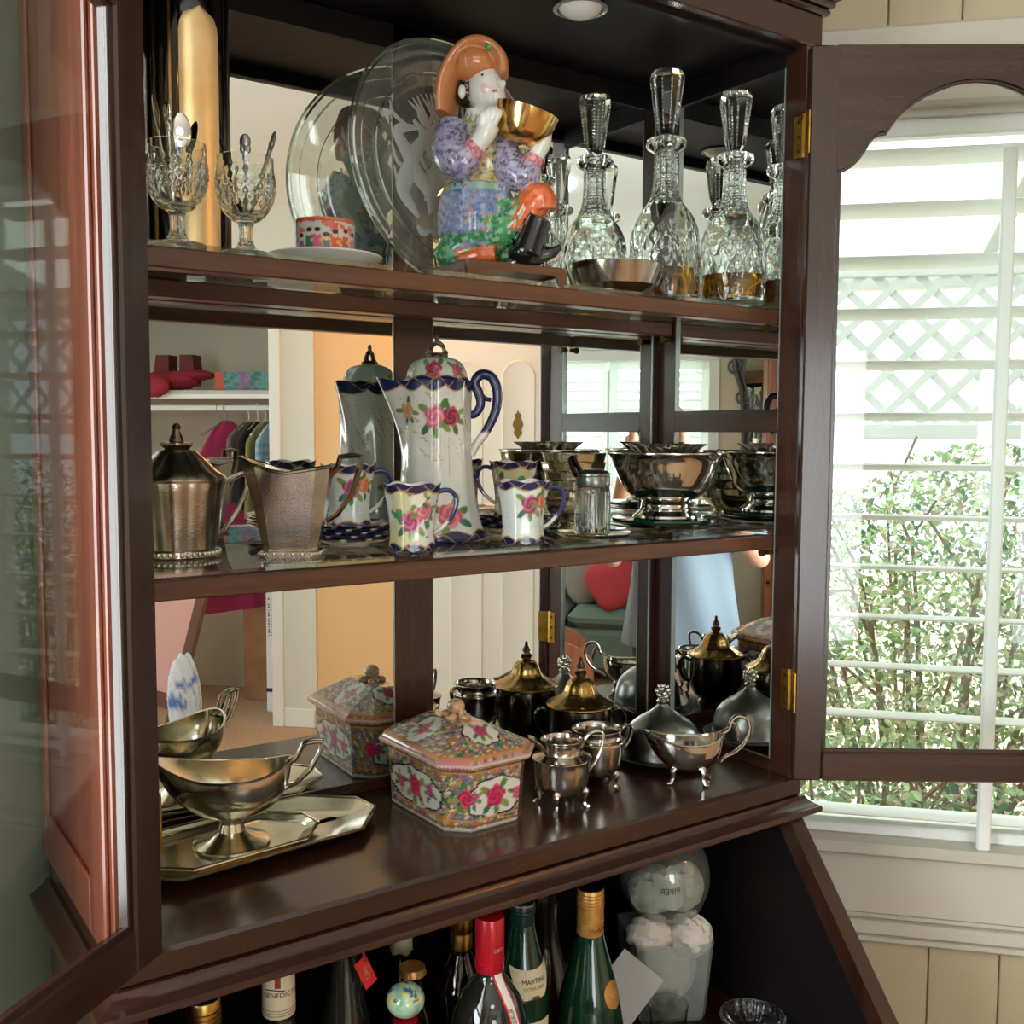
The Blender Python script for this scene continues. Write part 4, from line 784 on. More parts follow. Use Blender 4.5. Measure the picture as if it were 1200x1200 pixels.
t = thing('fluted_dish', 'small fluted silver dish on a stem standing inside the footed bowl', 'dish', (.790, .150, Z2 + .0164 + .080), .3)
G().lathe(smoothprof(fluted(.058, .030), 40), 96, lambda a, z, r: r * (1 + .05 * math.cos(14 * a) * min(1, r / .04))).obj('dish', 'silver_bright', t)
G().lathe([(.024, -.0492), (.0245, -.047), (.012, -.043), (.006, -.034), (.006, -.010), (.010, -.002), (.024, .003)], 40).obj('stem', 'silver_bright', t)
t = thing('silver_cup', 'small silver cup lying in the fluted dish on the footed bowl', 'cup', (.800, .146, Z2 + .0164 + .0902), .3)
G().lathe([(.012, 0), (.016, .003), (.024, .008), (.026, .016), (.0245, .016), (.02, .008), (.001, .005)], 40).obj('cup', 'silver', t)
# nested silver bowls at the back
fb = None
for k in range(6):
    x, y, z = .687, .2425, Z2 + k * .0138
    if fb is None:
        fb = thing('finger_bowl', 'lowest silver finger bowl of the nest behind the syrup jar', 'bowl', (x, y, z), 0, 'nested silver finger bowls', (.85, .85, 1)); G().lathe(smoothprof([(.030, 0), (.031, .002), (.028, .006), (.040, .014), (.053, .028), (.0575, .042), (.0585, .0435), (.0565, .0425), (.050, .028), (.036, .016), (.001, .012)], 44), 64, lambda a, z, r: r * (1 + .02 * math.cos(10 * a) * (r > .04))).obj('bowl', 'silver_warm', fb)
    else: dup(fb, (x, y, z), k * .2, ('', 'second', 'third', 'fourth', 'fifth', 'topmost')[k] + (' silver finger bowl, counted upwards, in the nest behind the syrup jar' if k < 5 else ' silver finger bowl of the nest behind the syrup jar'))
# ---------------------------------------------------------------- bottom shelf
def octray(name, label, loc, rz, hx, hy, c, h, mat, f=1):
    t = thing(name, label, 'tray', loc, rz)
    r = [(z, dense(octo(hx - d * f, hy - d * f, c * (1 - d * 4 * f)), 2)) for z, d in ((0, .030), (.002, .026), (.004, .022), (h, .004), (h + .001, .001), (h + .0022, .0005), (h + .0032, .002), (h + .0022, .0045), (.0065, .024), (.0045, .030), (.0042, .04))]
    G().loft(secloft(r)).obj('tray', mat, t, smooth=25)
    G().tube([(x, y, h + .003) for x, y in octo(hx - .003, hy - .003, c)], .0014, 6, closed=True).obj('moulded_rim', mat, t)
    return t
octray('serving_tray', 'long octagonal silver tray with raised rim on the cabinet floor', (.158, .2035, Z3), math.radians(6), .172, .080, .055, .012, 'silver_warm')
octray('underplate', 'smaller octagonal silver tray lying inside the long tray under the gravy boat', (.134, .1995, Z3 + .0042), math.radians(6), .112, .062, .040, .008, 'silver_warm', .45)
def boat(name, label, loc, rz, L, W, H, foot, mat, hmat):
    """gravy boat: local +x handle side, -x spout"""
    t = thing(name, label, 'gravy boat', loc, rz); rings = []; z0 = foot
    for i in range(22):
        q = i / 21; ring = []
        for k in range(72):
            a = 2 * PI * k / 72; ca, sa = math.cos(a), math.sin(a); f = max(0, -ca)
            e = math.sin(min(1, q * 1.02) * PI / 2) ** .8; x = ca * L * (.14 + .86 * e) - .35 * L * f ** 3 * q ** 2.2; y = sa * W * (.18 + .82 * e) * (1 - .45 * f ** 4 * q)
            z = z0 + H * (1 - math.cos(q * PI / 2)) ** .9 + (H * .34 * f ** 3 + H * .26 * max(0, ca) ** 3 - H * .06) * q ** 3; ring.append((x, y, z))
        rings.append(ring)
    inn = [[(x * .965, y * .95, z + .0006) for x, y, z in r] for r in rings[::-1][:-3]]
    G().loft(rings + inn).obj('bowl', mat, t, smooth=60)
    G().tube([(p[0] * 1.003, p[1] * 1.006, p[2]) for p in rings[-1]], .0019, 6, closed=True).obj('rim', hmat, t)
    return t, rings
gx, gy, gz = .136, .1985, Z3 + .0042 + .0040
t, rg = boat('gravy_boat', 'plain silver gravy boat on a round pedestal foot with an angular handle', (gx, gy, gz), IR + .1, .072, .046, .058, .034, 'silver_warm', 'silver')
G().lathe([(.044, 0), (.0455, .0015), (.045, .004), (.040, .006), (.028, .0095), (.0165, .018), (.0135, .027), (.0175, .0345), (.025, .039)], 64).obj('pedestal', 'silver_warm', t)
for s in (-.0045, .0045):
    G().tube([(.066, s, .096), (.078, s, .104), (.087, s, .121), (.098, s, .124), (.109, s, .1245), (.107, s, .112), (.095, s, .090), (.078, s, .074), (.060, s, .066)], .0028, 8).obj('handle_bar', 'silver', t)
t, rg = boat('gravy_boat', 'silver gravy boat on three hoof feet with a looped handle beside the dome cover', (.772, .072, Z3), IR, .050, .030, .046, .017, 'silver_bright', 'silver')
for a in (.5, -.9, -2.6):
    x, y = .026 * math.cos(a), .020 * math.sin(a); G().tube(bez([(x * .9, y * .9, .026), (x * 1.15, y * 1.2, .019), (x * 1.12, y * 1.15, .010), (x * 1.3, y * 1.35, .002)], 12), [.0048, .0042, .003, .0032], 8).ell((x * 1.36, y * 1.42, .0022), (.004, .003, .0022), 10, 6).ell((x, y, .0235), (.0062, .0045, .006), 10, 8).obj('foot', 'silver', t)
G().tube(bez([(.045, 0, .072), (.056, 0, .078), (.060, 0, .090), (.069, 0, .0975), (.082, 0, .0935), (.0865, 0, .078), (.080, 0, .058), (.066, 0, .044), (.052, 0, .037), (.046, 0, .030)], 40), [.0032 - .0008 * i / 40 for i in range(41)], 9, flat=1.3, up=(0, 1, 0)).tube(bez([(.060, 0, .089), (.066, 0, .083), (.070, 0, .070), (.070, 0, .062)], 12), [.0028, .0034, .003, .001], 8).obj('handle', 'silver', t)
# famille-rose box
t = thing('porcelain_box', 'eight-sided porcelain box with lid, densely painted with pink peonies and scrolls', 'box', (.438, .174, Z3), math.radians(2))
HX, HY, CH = .066, .094, .027
def rsz(f): return octo(HX + f, HY + f, CH + f * .4)
lev = [(0, -.006), (.003, -.004), (.006, -.004)] + [(.007 + .072 * i / 60, -.004 + .004 * i / 60) for i in range(61)] + [(.081, .002), (.084, .008), (.088, .011), (.091, .0112), (.0915, .004)]
KD = 26
def boxcol(V):
    x, y, z = V.T; P = np.array(dense(octo(HX, HY, CH), 1)); c = np.tile(L3('a58b52'), (len(V), 1))
    n1, n2, n3 = noise3(V, 60, 21), noise3(V, 75, 22), noise3(V, 90, 23)
    c = mixc(c, '3f7a52', (n1 - .52) * 9); c = mixc(c, '22574a', (n3 - .66) * 12); c = mixc(c, 'b0607a', (n2 - .67) * 11); c = mixc(c, 'b8763a', (noise3(V, 85, 25) - .66) * 12); c = mixc(c, '5b6a9a', (noise3(V, 100, 26) - .72) * 14); c = mixc(c, 'cfc49c', (noise3(V, 110, 27) - .78) * 16)
    # face coordinate
    ax = np.abs(x) - (HX - CH); ay = np.abs(y) - (HY - CH); dx_ = HX - np.abs(x); dy_ = HY - np.abs(y); dc = ((HX - CH) + HY - np.abs(x) - np.abs(y)) / 1.414
    face = np.argmin(np.stack([np.abs(dx_), np.abs(dy_), np.abs(dc)]), axis=0)
    u = np.where(face == 0, y, np.where(face == 1, x, 1)); hw = np.where(face == 0, HY - CH - .012, HX - CH - .002)
    side = (z > .006) & (z < .083)
    e = ((u / (hw + .006)) ** 2 + ((z - .041) / .024) ** 2) + .10 * np.sin(np.arctan2((z - .041) / .024, u / hw) * 8); med = side & (face < 2)
    c = mixc(c, '1e1a1c', ((e < 1.22) & med) * 1.); c = mixc(c, 'd8d8cc', ((e < 1.04) & med) * 1.)
    cc = rose(c, u, z, 0.0, .042, .0155, 'a81f4a', 'e3577c', wob=.4); cc = rose(cc, u, z, -.036, .045, .010, '9a2a5c', 'd98ab0', wob=1.4); cc = rose(cc, u, z, .036, .039, .010, 'b9435a', 'd98a90', wob=2.3); w = (e < .95) & med; c[w] = cc[w]
    cc = rose(c, np.where(x * 1. > 0, 1, -1) * 0 + (np.abs(x) - np.abs(y) + .047) * .7, z, 0, .045, .0125, 'a81f3c', 'e3577c', wob=.9); w = side & (face == 2); c[w] = cc[w]
    c = mixc(c, 'c88a48', (((z > .0755) & (z < .078)) | ((z > .014) & (z < .0158))) * .9); c = mixc(c, '7d5238', ((z > .078) & (z < .084) | (z > .0062) & (z < .009)) * .8); c = mixc(c, 'd6d0c4', (z < .006) * 1.)
    c = mixc(c, 'd9b9a4', ((z > .084) & (z < .0925)) * 1.); c = mixc(c, 'b06070', ((z > .0855) & (z < .090) & (np.sin((x + y) * 900) * np.sin((x - y) * 900) > 0)) * .8)
    return c
rings = [[(x, y, z) for x, y in dense(rsz(f), KD)] for z, f in lev]
G().loft(rings).obj('body', 'china', t, color=boxcol, smooth=25)
lv = [(.0905, .0075), (.094, .007), (.097, .004)] + [(.097 + .026 * i / 24, .004 - .050 * i / 24) for i in range(1, 25)] + [(.1235, -.049), (.1238, -.058)]
def boxlid(V):
    x, y, z = V.T; c = boxcol(V * np.array([1, 1, .0]) + np.array([0, 0, .2])); c = mixc(c, 'c88a48', (np.abs(z - .0975) < .0016) * 1.); c = mixc(c, 'c77a8a', ((z < .0955) & (np.sin((x + y) * 420) > 0)) * .8)
    for cx, cy in ((0, -.058), (-.042, .012), (.042, -.012), (0, .06)):
        d = ((x - cx) / .024) ** 2 + ((y - cy) / .022) ** 2 + .12 * np.sin(8 * np.arctan2(y - cy, x - cx)); c = mixc(c, '1e1a1c', (d < 1.2) * 1.); c = mixc(c, 'd3d2c4', (d < 1.) * 1.); cc = rose(c, x, y, cx, cy, .010, 'a01f46', 'd9608a', wob=cx * 50); w = d < .9; c[w] = cc[w]
    return c
def osec(f): return octo(max(HX + f, .006), max(HY + f * 1.0, .034), max(CH + f * .45, .004))
rings = [[(x, y, z) for x, y in dense(osec(f), KD)] for z, f in lv]
l = G().loft(rings).obj('lid', 'china', t, color=boxlid, smooth=25)
fb2 = G()
for i in range(4): a = i * PI / 2 + .4; fb2.ell((.012 * math.cos(a), .016 * math.sin(a), .126), (.009, .008, .0055), 12, 8)
fb2.tube(bez([(0, -.012, .126), (0, -.010, .136), (0, 0, .1445), (0, .010, .136), (0, .012, .126)], 16), .0042, 10).ell((0, 0, .138), (.0115, .0135, .0105), 20, 12)
fb2.obj('finial', 'china', l, color=lambda V: mixc(mixc(np.tile(L3('c9a27e'), (len(V), 1)), '5d7a5a', (noise3(V, 120, 3) - .6) * 8), 'd9a070', (noise3(V, 90, 5) - .55) * 5))
# footed cream jug and sugar bowl
def feet(t, r, h, n, a0, mat):
    for k in range(n):
        a = a0 + 2 * PI * k / n; c, s = math.cos(a), math.sin(a)
        G().tube(bez([(r * .82 * c, r * .82 * s, h + .010), (r * .98 * c, r * .98 * s, h + .004), (r * .90 * c, r * .90 * s, h * .5), (r * 1.02 * c, r * 1.02 * s, .0025), (r * 1.14 * c, r * 1.14 * s, .002)], 14), [.0052, .0046, .003, .0028, .0034], 8).ell((r * .90 * c, r * .90 * s, h + .006), (.006, .006, .0075), 10, 8).obj('foot', mat, t)
t = thing('cream_jug', 'small bright silver cream jug on hoof feet beside the painted box', 'jug', (.560, .099, Z3), IR + .1)
G().lathe(smoothprof([(.020, .018), (.029, .020), (.0345, .030), (.0368, .045), (.0385, .060), (.0400, .066), (.0395, .0675), (.0330, .070), (.0262, .074), (.0262, .084), (.0285, .091), (.0275, .0915), (.0255, .085), (.0250, .074), (.030, .06), (.030, .03), (.001, .022)], 80), 72).obj('body', 'silver', t)
G().tube([(.0395 * math.cos(a), .0395 * math.sin(a), .0668) for a in [2 * PI * k / 48 for k in range(48)]], .0013, 6, closed=True).obj('shoulder_rim', 'silver_bright', t)
sp = []
for k, (x, z, w) in enumerate(((-.022, .078, .016), (-.030, .088, .014), (-.040, .094, .010), (-.046, .0965, .005))): sp.append([(x + .004 * math.sin(a) ** 2, w * math.cos(a), z - .0105 * (1 if k < 3 else .4) * abs(math.sin(a)) ** .8) for a in [PI * i / 14 for i in range(15)]] + [(x, -w * .86 * math.cos(PI * i / 14) * -1 * -1, z - .0085 * (1 if k < 3 else .3) * abs(math.sin(PI * i / 14)) ** .8 + .0008) for i in range(14, -1, -1)][::1])
G().loft(sp).obj('spout', 'silver', t)
G().tube(bez([(.027, 0, .080), (.034, 0, .094), (.045, 0, .101), (.056, 0, .098), (.055, 0, .080), (.047, 0, .060), (.040, 0, .050), (.036, 0, .044)], 30), .0026, 8, flat=1.6, up=(0, 1, 0)).obj('handle', 'silver', t)
feet(t, .034, .017, 4, -.35, 'silver_bright')
t = thing('sugar_bowl', 'open silver sugar bowl on hoof feet behind the small cream jug', 'sugar bowl', (.652, .136, Z3), IR + .4)
G().lathe(smoothprof([(.020, .018), (.029, .020), (.0355, .030), (.0382, .046), (.0400, .060), (.0405, .066), (.0395, .068), (.0350, .071), (.0335, .076), (.0360, .0825), (.0370, .0832), (.0355, .0835), (.0325, .077), (.031, .06), (.030, .03), (.001, .022)], 80), 72).obj('body', 'silver', t)
for s in (-1, 1): G().tube(bez([(s * .036, 0, .074), (s * .046, 0, .083), (s * .056, 0, .078), (s * .053, 0, .062), (s * .044, 0, .050), (s * .037, 0, .042)], 22), .0025, 8, flat=1.5, up=(0, 1, 0)).obj('handle', 'silver_brown', t)
feet(t, .034, .017, 4, .5, 'silver')
# lidded sugar box at the back
def lidded(t, r, h, finial):
    G().lathe(smoothprof([(r * .6, 0), (r * .62, .004), (r * .55, .009), (r * .8, .02), (r * .98, h * .45), (r, h * .75), (r * .94, h), (r * .9, h), (r * .92, h * .75), (r * .8, h * .4), (.001, h * .2)], 60), 72).obj('body', 'dark_silver', t)
    l = G().lathe(smoothprof([(r * .98, h), (r * 1.04, h + .002), (r * 1.03, h + .005), (r * .8, h + .011), (r * .55, h + .020), (r * .42, h + .034), (r * .30, h + .042), (r * .12, h + .045)], 60), 72, lambda a, z, q: q * (1 + (.03 * math.cos(8 * a) if h + .008 < z < h + .04 else 0))).obj('lid', 'gold_lid', t)
    f = G(); z = h + .044
    if finial == 'flower':
        f.lathe([(.005, z), (.0075, z + .004), (.004, z + .008)], 16)
        for k in range(14): a = k * 2.4; p = (k / 13 - .5) * 2; f.ell((.0085 * math.sqrt(max(0, 1 - p * p)) * math.cos(a), .0085 * math.sqrt(max(0, 1 - p * p)) * math.sin(a), z + .016 + .008 * p), (.0038, .0038, .0038), 8, 6)
    else: f.lathe([(.005, z), (.0085, z + .004), (.0095, z + .009), (.006, z + .0115), (.0055, z + .014), (.0075, z + .017), (.0045, z + .022), (.0025, z + .026), (.0032, z + .0285), (.0008, z + .032)], 14)
    f.obj('finial', 'silver_brown', l)
t = thing('sugar_box', 'dark silver lidded sugar bowl with golden flared lid and pagoda finial', 'sugar bowl', (.692, .226, Z3), IR)
lidded(t, .0495, .090, 'spire')
for s in (-1, 1): G().tube(bez([(s * .046, 0, .080), (s * .060, 0, .086), (s * .068, 0, .072), (s * .060, 0, .050), (s * .047, 0, .040)], 22), .0032, 8).obj('handle', 'dark_silver', t)
# dome-covered butter dish
t = thing('dome_dish', 'round silver butter dish with tall domed cover and flower finial in the corner', 'butter dish', (.812, .172, Z3))
G().lathe([(.045, 0), (.047, .003), (.06, .005), (.074, .010), (.0755, .0112), (.074, .0122), (.058, .0085), (.001, .007)], 64).obj('plate', 'pewter', t)
l = G().lathe(smoothprof([(.060, .0085), (.0615, .011), (.0605, .018), (.0590, .03), (.052, .050), (.038, .064), (.022, .074), (.012, .082), (.008, .087), (.0085, .090)], 60), 72).obj('dome', 'pewter', t)
f = G().lathe([(.0085, .0885), (.010, .092), (.006, .096)], 16)
for k in range(16): a = k * 2.4; p = (k / 15 - .5) * 2; f.ell((.0095 * math.sqrt(max(0, 1 - p * p)) * math.cos(a), .0095 * math.sqrt(max(0, 1 - p * p)) * math.sin(a), .106 + .009 * p), (.0042, .0042, .0042), 8, 6)
f.obj('finial', 'silver', l)
# ---------------------------------------------------------------- bottles in the desk
pm('dark_glass', '0a0f0c', .04, coat=.6); pm('green_bottle', '0d3a24', .03, coat=.6, trans=.35); pm('brown_glass', '1a0f08', .04, coat=.6, trans=.2); pm('smoky_glass', '2c2c26', .03, coat=.7, trans=.45)
pm('gold_foil', 'd9b062', .28, 1, var=(60, 'b98d3e', .4, .7)); pm('amber_foil', 'd8a35a', .38, .6, var=(60, 'c68c42', .4, .7)); pm('red_foil', 'c01c2c', .25, .2, coat=.4); pm('cap_black', '0b0b0c', .3); pm('cap_green', '0e2f26', .3, coat=.2); pm('paper_cream', 'd6c9a6', .6); pm('paper_white', 'd9d7cf', .6, bump=(60, .3)); pm('paper_grey', 'a3a19b', .6)
pm('ink_red', '8f2f24', .5); pm('ink_black', '1c1a18', .5); pm('ink_gold', 'b08a3c', .4, .5); pm('ink_blue', '4a4f7a', .5); pm('red_card', 'c9241f', .5); pm('twine', '8a7250', .8); pm('plastic_clear', 'e8ebe8', .1, trans=.8, ior=1.2); pm('tissue', 'd8cfc4', .8, bump=(45, .8)); pm('whisky', '7a4a1c', .05, trans=.8, ior=1.33)
def bottle(name, label, x, y, prof, mat, n=56, fn=None, rz=0):
    t = thing(name, label, 'bottle', (x, y, DF), rz); G().lathe([(r, max(z, 0)) for r, z in smoothprof(prof, 90)], n, fn).obj('glass', mat, t); return t
def cyl(r, z0, z1, lip=.0008): return G().lathe([(r * .98, z0), (r, z0 + lip), (r, z1 - lip * 2), (r * .97, z1 - .0004), (r * .9, z1), (r * .0 + .0005, z1)], 44)
def bend(r, z, a0, slope=0):
    return lambda p: Vector(((r + .0004 + slope * p.y) * math.cos(a0 + p.x / r), (r + .0004 + slope * p.y) * math.sin(a0 + p.x / r), z + p.y))
FC = -PI / 2 - .30                                        # bearing that faces the photographer
def ridges(g, r, z0, k, d, step): 
    for i in range(k): g.tube([(r * math.cos(a), r * math.sin(a), z0 + i * step) for a in [2 * PI * j / 40 for j in range(40)]], d, 6, closed=True)
    return g
t = bottle('liquor_bottle', 'dark bottle with a ribbed gold screw cap by the desk side', .046, .034, [(.036, 0), (.038, .005), (.038, .17), (.034, .20), (.020, .225), (.0155, .24), (.0155, .262)], 'dark_glass')
ridges(cyl(.0172, .258, .303), .0172, .270, 5, .0011, .0052).obj('screw_cap', 'gold_foil', t); G().lathe([(.0168, .3025), (.0160, .3038), (.0005, .304)], 40).obj('cap_top', 'cap_black', t)
t = bottle('liqueur_bottle', 'dark bottle with a cream capsule printed with a red seal and BENEDIC lettering', .139, .062, [(.040, 0), (.042, .006), (.042, .15), (.036, .19), (.022, .22), (.0165, .24), (.0160, .26)], 'dark_glass')
cyl(.0182, .244, .312).obj('capsule', 'paper_cream', t); text('BENEDICTINE', .0078, 'lettering', 'ink_black', t, bend(.0182, .272, FC + .30)); arcpatch(.0185, FC - .30, FC + .05, .280, .292, False, 8, 2).obj('red_seal', 'ink_red', t)
G().tube([(.0186 * math.cos(FC + q), .0186 * math.sin(FC + q), .2775 - .001 * math.sin(q * 3)) for q in np.linspace(-.9, .3, 12)], .0005, 5).obj('ribbon_line', 'ink_black', t)
ridges(G(), .0183, .248, 3, .0004, .003).obj('capsule_lines', 'twine', t)
t = bottle('wine_bottle', 'dark clear-necked bottle with a red ribbon tag', .229, .084, [(.036, 0), (.038, .006), (.038, .13), (.034, .17), (.027, .205), (.0205, .24), (.0158, .268), (.0150, .285), (.0172, .288), (.0172, .293), (.0145, .295), (.0145, .302)], 'smoky_glass')
G().box(-.009, .009, -.0006, .0006, -.017, .017).xf(Matrix.Translation((.013, -.030, .262)) @ Matrix.Rotation(-.35, 4, 'Y') @ Matrix.Rotation(.25, 4, 'Z') @ Matrix.Rotation(-.15, 4, 'X')).obj('red_tag', 'red_card', t, smooth=0)
text('Lim', .0095, 'tag_lettering', 'paper_cream', t, lambda p: Matrix.Translation((.0128, -.0312, .262)) @ Matrix.Rotation(-.35, 4, 'Y') @ Matrix.Rotation(.25, 4, 'Z') @ Matrix.Rotation(-.15, 4, 'X') @ Vector((p.y * -1, -.0008, p.x)))
G().tube(bez([(-.004, -.014, .297), (.008, -.019, .295), (.012, -.025, .285), (.014, -.029, .274)], 12), .003, 6, flat=.3).obj('ribbon', 'red_card', t)
arcpatch(.0386, FC + .2, FC + 1.2, .04, .165, True).obj('label', 'amber_foil', t)
t = bottle('beer_bottle', 'brown bottle with a gold crown cap behind the ball-stoppered bottle', .350, .138, [(.029, 0), (.031, .005), (.031, .10), (.027, .135), (.016, .165), (.0135, .185), (.0135, .194)], 'brown_glass')
G().lathe([(.0160, .190), (.0180, .1915), (.0172, .196), (.0165, .2005), (.001, .2015)], 63, lambda a, z, r: r * (1 + (.05 * math.cos(21 * a) if z < .195 else 0))).obj('crown_cap', 'amber_foil', t)
t = bottle('rustic_bottle', 'bottle with a paper-wrapped neck tied with twine at the back of the desk', .372, .208, [(.034, 0), (.036, .006), (.036, .10), (.030, .145), (.018, .175), (.0145, .20), (.0145, .23)], 'dark_glass')
G().lathe([(.0172, .165), (.0160, .175), (.0150, .205), (.0156, .232), (.0165, .236), (.001, .236)], 40, lambda a, z, r: r * (1 + .04 * math.sin(5 * a + z * 90))).obj('paper_wrap', 'paper_cream', t)
ridges(G(), .0166, .216, 3, .0009, .003).tube(bez([(-.015, -.006, .219), (-.024, -.010, .219), (-.030, -.012, .2205)], 8), .0007, 5).obj('twine', 'twine', t)
t = bottle('stoppered_bottle', 'bottle with a painted ceramic ball stopper and red neck', .278, .024, [(.034, 0), (.036, .006), (.036, .12), (.030, .16), (.0185, .19), (.0160, .200)], 'dark_glass')
cyl(.0178, .170, .207).obj('red_neck', 'red_foil', t); ridges(G(), .0172, .2075, 1, .002, 1).obj('neck_ring', 'cap_black', t)
G().ell((0, 0, .2315), (.0222, .0222, .0195), 48, 32).obj('ball_stopper', 'china', t, color=lambda V: mixc(mixc(mixc(np.tile(L3('a9c9a8'), (len(V), 1)), 'd8c85a', (noise3(V, 60, 31) - .6) * 9 * (V[:, 2] > .236)), '3f5a8a', (noise3(V, 80, 32) - .62) * 12 * (V[:, 2] > .238)), '8ab09a', (noise3(V, 50, 33) - .6) * 4))
t = bottle('whisky_bottle', 'slim bottle with a gold foil neck behind the red-capped bottle', .417, .126, [(.032, 0), (.034, .006), (.034, .14), (.030, .17), (.0170, .20), (.0135, .215), (.0130, .262)], 'brown_glass')
G().lathe([(.0142, .212), (.0145, .230), (.0138, .232), (.0138, .236), (.0148, .238), (.0148, .258), (.0142, .260), (.0142, .272)], 40).obj('gold_neck', 'gold_foil', t); cyl(.0146, .2712, .278).obj('white_cap', 'paper_white', t)
t = bottle('liqueur_bottle', 'round-shouldered bottle with a red foil cap and a red and white neck strip', .392, .020, [(.046, 0), (.048, .006), (.049, .12), (.0485, .155), (.0455, .180), (.0370, .203), (.0250, .220), (.0178, .230), (.0155, .240), (.0152, .26)], 'smoky_glass')
ridges(cyl(.0177, .237, .304), .0177, .2495, 1, .0009, 1).obj('red_cap', 'red_foil', t); text('DIST', .0062, 'cap_lettering', 'paper_cream', t, bend(.0178, .2665, FC + .35))
def strip(w, off, mat, name):
    q = [(.0162, .2385), (.0176, .2315), (.0252, .2205), (.0372, .2035), (.0458, .1805), (.0489, .155), (.0494, .12)]
    g = G(); rings = []
    for k, (r, z) in enumerate(smoothprof(q, 30)):
        a = FC + .35 + .02 * k / 3; rings.append([((r + off) * math.cos(a + w / r * (j / 4 - .5)), (r + off) * math.sin(a + w / r * (j / 4 - .5)), z) for j in range(5)])
    return g.loft(rings, False, False, closed=False).obj(name, mat, t)
strip(.0150, .0006, 'red_foil', 'neck_strip_border'); strip(.0098, .0010, 'paper_white', 'neck_strip')
def stripx(p):
    k = .5 - p.x / .075; r, z = np.interp(k, [0, .25, .5, .75, 1], [.0262, .0372, .0430, .0458, .0480]), np.interp(k, [0, .25, .5, .75, 1], [.219, .2035, .192, .1805, .165]); a = FC + .35 + .02 * (6 + k * 14) / 3 - p.y / r
    return Vector(((r + .0014) * math.cos(a), (r + .0014) * math.sin(a), z))
text('LIQUEUR', .0085, 'strip_lettering', 'ink_black', t, stripx)
t = bottle('vermouth_bottle', 'dark green vermouth bottle with cream MARTINI EXTRA DRY shoulder label', .481, .078, [(.034, 0), (.036, .006), (.0365, .14), (.0350, .165), (.0280, .195), (.0205, .225), (.0160, .250), (.0150, .268)], 'green_bottle')
ridges(cyl(.0163, .240, .277), .0163, .262, 2, .0009, .005).obj('screw_cap', 'cap_green', t); ridges(G(), .0160, .2745, 1, .0007, 1).obj('cap_edge', 'paper_grey', t); cyl(.0166, .2225, .2385).obj('neck_label', 'paper_white', t); cyl(.0174, .2165, .2230).obj('neck_band', 'ink_blue', t); text('MARTINI', .0075, 'neck_lettering', 'ink_gold', t, bend(.0168, .2305, FC + .05))
g = G(); rings = []
for k in range(13):
    z = .196 - k * .0032; r = np.interp(z, [.14, .165, .195, .225], [.0365, .0350, .0280, .0205]) + .0006; w = .032 * (1 - .6 * (k / 12) ** 2); rings.append([(r * math.cos(FC + .2 + w / r * (j / 8 - .5) * 2), r * math.sin(FC + .2 + w / r * (j / 8 - .5) * 2), z + .006 * (j / 8 - .5) ** 2 * 4 * (1 - k / 12)) for j in range(9)])
g.loft(rings, False, False, closed=False).obj('shoulder_label', 'paper_cream', t)
def lab(p, z0): z = z0 + p.y; r = np.interp(z, [.14, .165, .195, .225], [.0365, .0350, .0280, .0205]) + .0016; a = FC + .2 + p.x / r; return Vector((r * math.cos(a), r * math.sin(a), z))
text('MARTINI', .0085, 'label_lettering', 'ink_black', t, lambda p: lab(p, .182)); text('EXTRA DRY', .0058, 'label_lettering', 'ink_gold', t, lambda p: lab(p, .1735))
G().lathe([(.0005, 0), (.0055, 0), (.0055, .0006), (.0005, .0006)], 20).obj('label_emblem', 'ink_red', t).location = lab(Vector((0, 0, 0)), .1635)
arcpatch(.0370, FC - .4, FC + .9, .06, .130, False).obj('body_label', 'paper_cream', t)
t = bottle('green_wine_bottle', 'green bottle with a golden capsule and a round orange seal', .568, .044, [(.044, 0), (.046, .006), (.0465, .08), (.0450, .105), (.0385, .145), (.0275, .185), (.0195, .215), (.0165, .235), (.0160, .25)], 'green_bottle')
q = ridges(cyl(.0178, .2165, .286), .0178, .262, 5, .0008, .0045); ridges(q, .0178, .226, 1, .0006, 1); ridges(q, .0178, .241, 1, .0006, 1).obj('capsule', 'amber_foil', t); G().lathe([(.0174, .2855), (.0168, .2865), (.0005, .287)], 40).obj('cap_top', 'cap_black', t); G().tube([tuple(bend(.0179, .2335, FC + .2)(Vector(((k - 20) * .0006, .0022 * math.sin(k * .9) + .001 * math.sin(k * .37), 0)))) for k in range(41)], .0004, 5).obj('capsule_script', 'ink_red', t)
sd = G(); rings = []
for k in range(11):
    v = -1 + 2 * k / 10; w = math.sqrt(max(0, 1 - v * v)) * .0165 + .0002; z = .150 + v * .0185; r = np.interp(z, [.105, .145, .185], [.0450, .0385, .0275]) + .0008; rings.append([(r * math.cos(FC + .62 + w / r * (j / 8 - .5) * 2), r * math.sin(FC + .62 + w / r * (j / 8 - .5) * 2), z) for j in range(9)])
sl_ = sd.loft(rings, False, False, closed=False).obj('round_seal', 'amber_foil', t)
def sealx(p): z = .151 + p.y; r = np.interp(z, [.105, .145, .185], [.0450, .0385, .0275]) + .0018; a = FC + .62 + p.x / r; return Vector((r * math.cos(a), r * math.sin(a), z))
text('V.S.', .0105, 'seal_lettering', 'paper_cream', sl_, sealx)
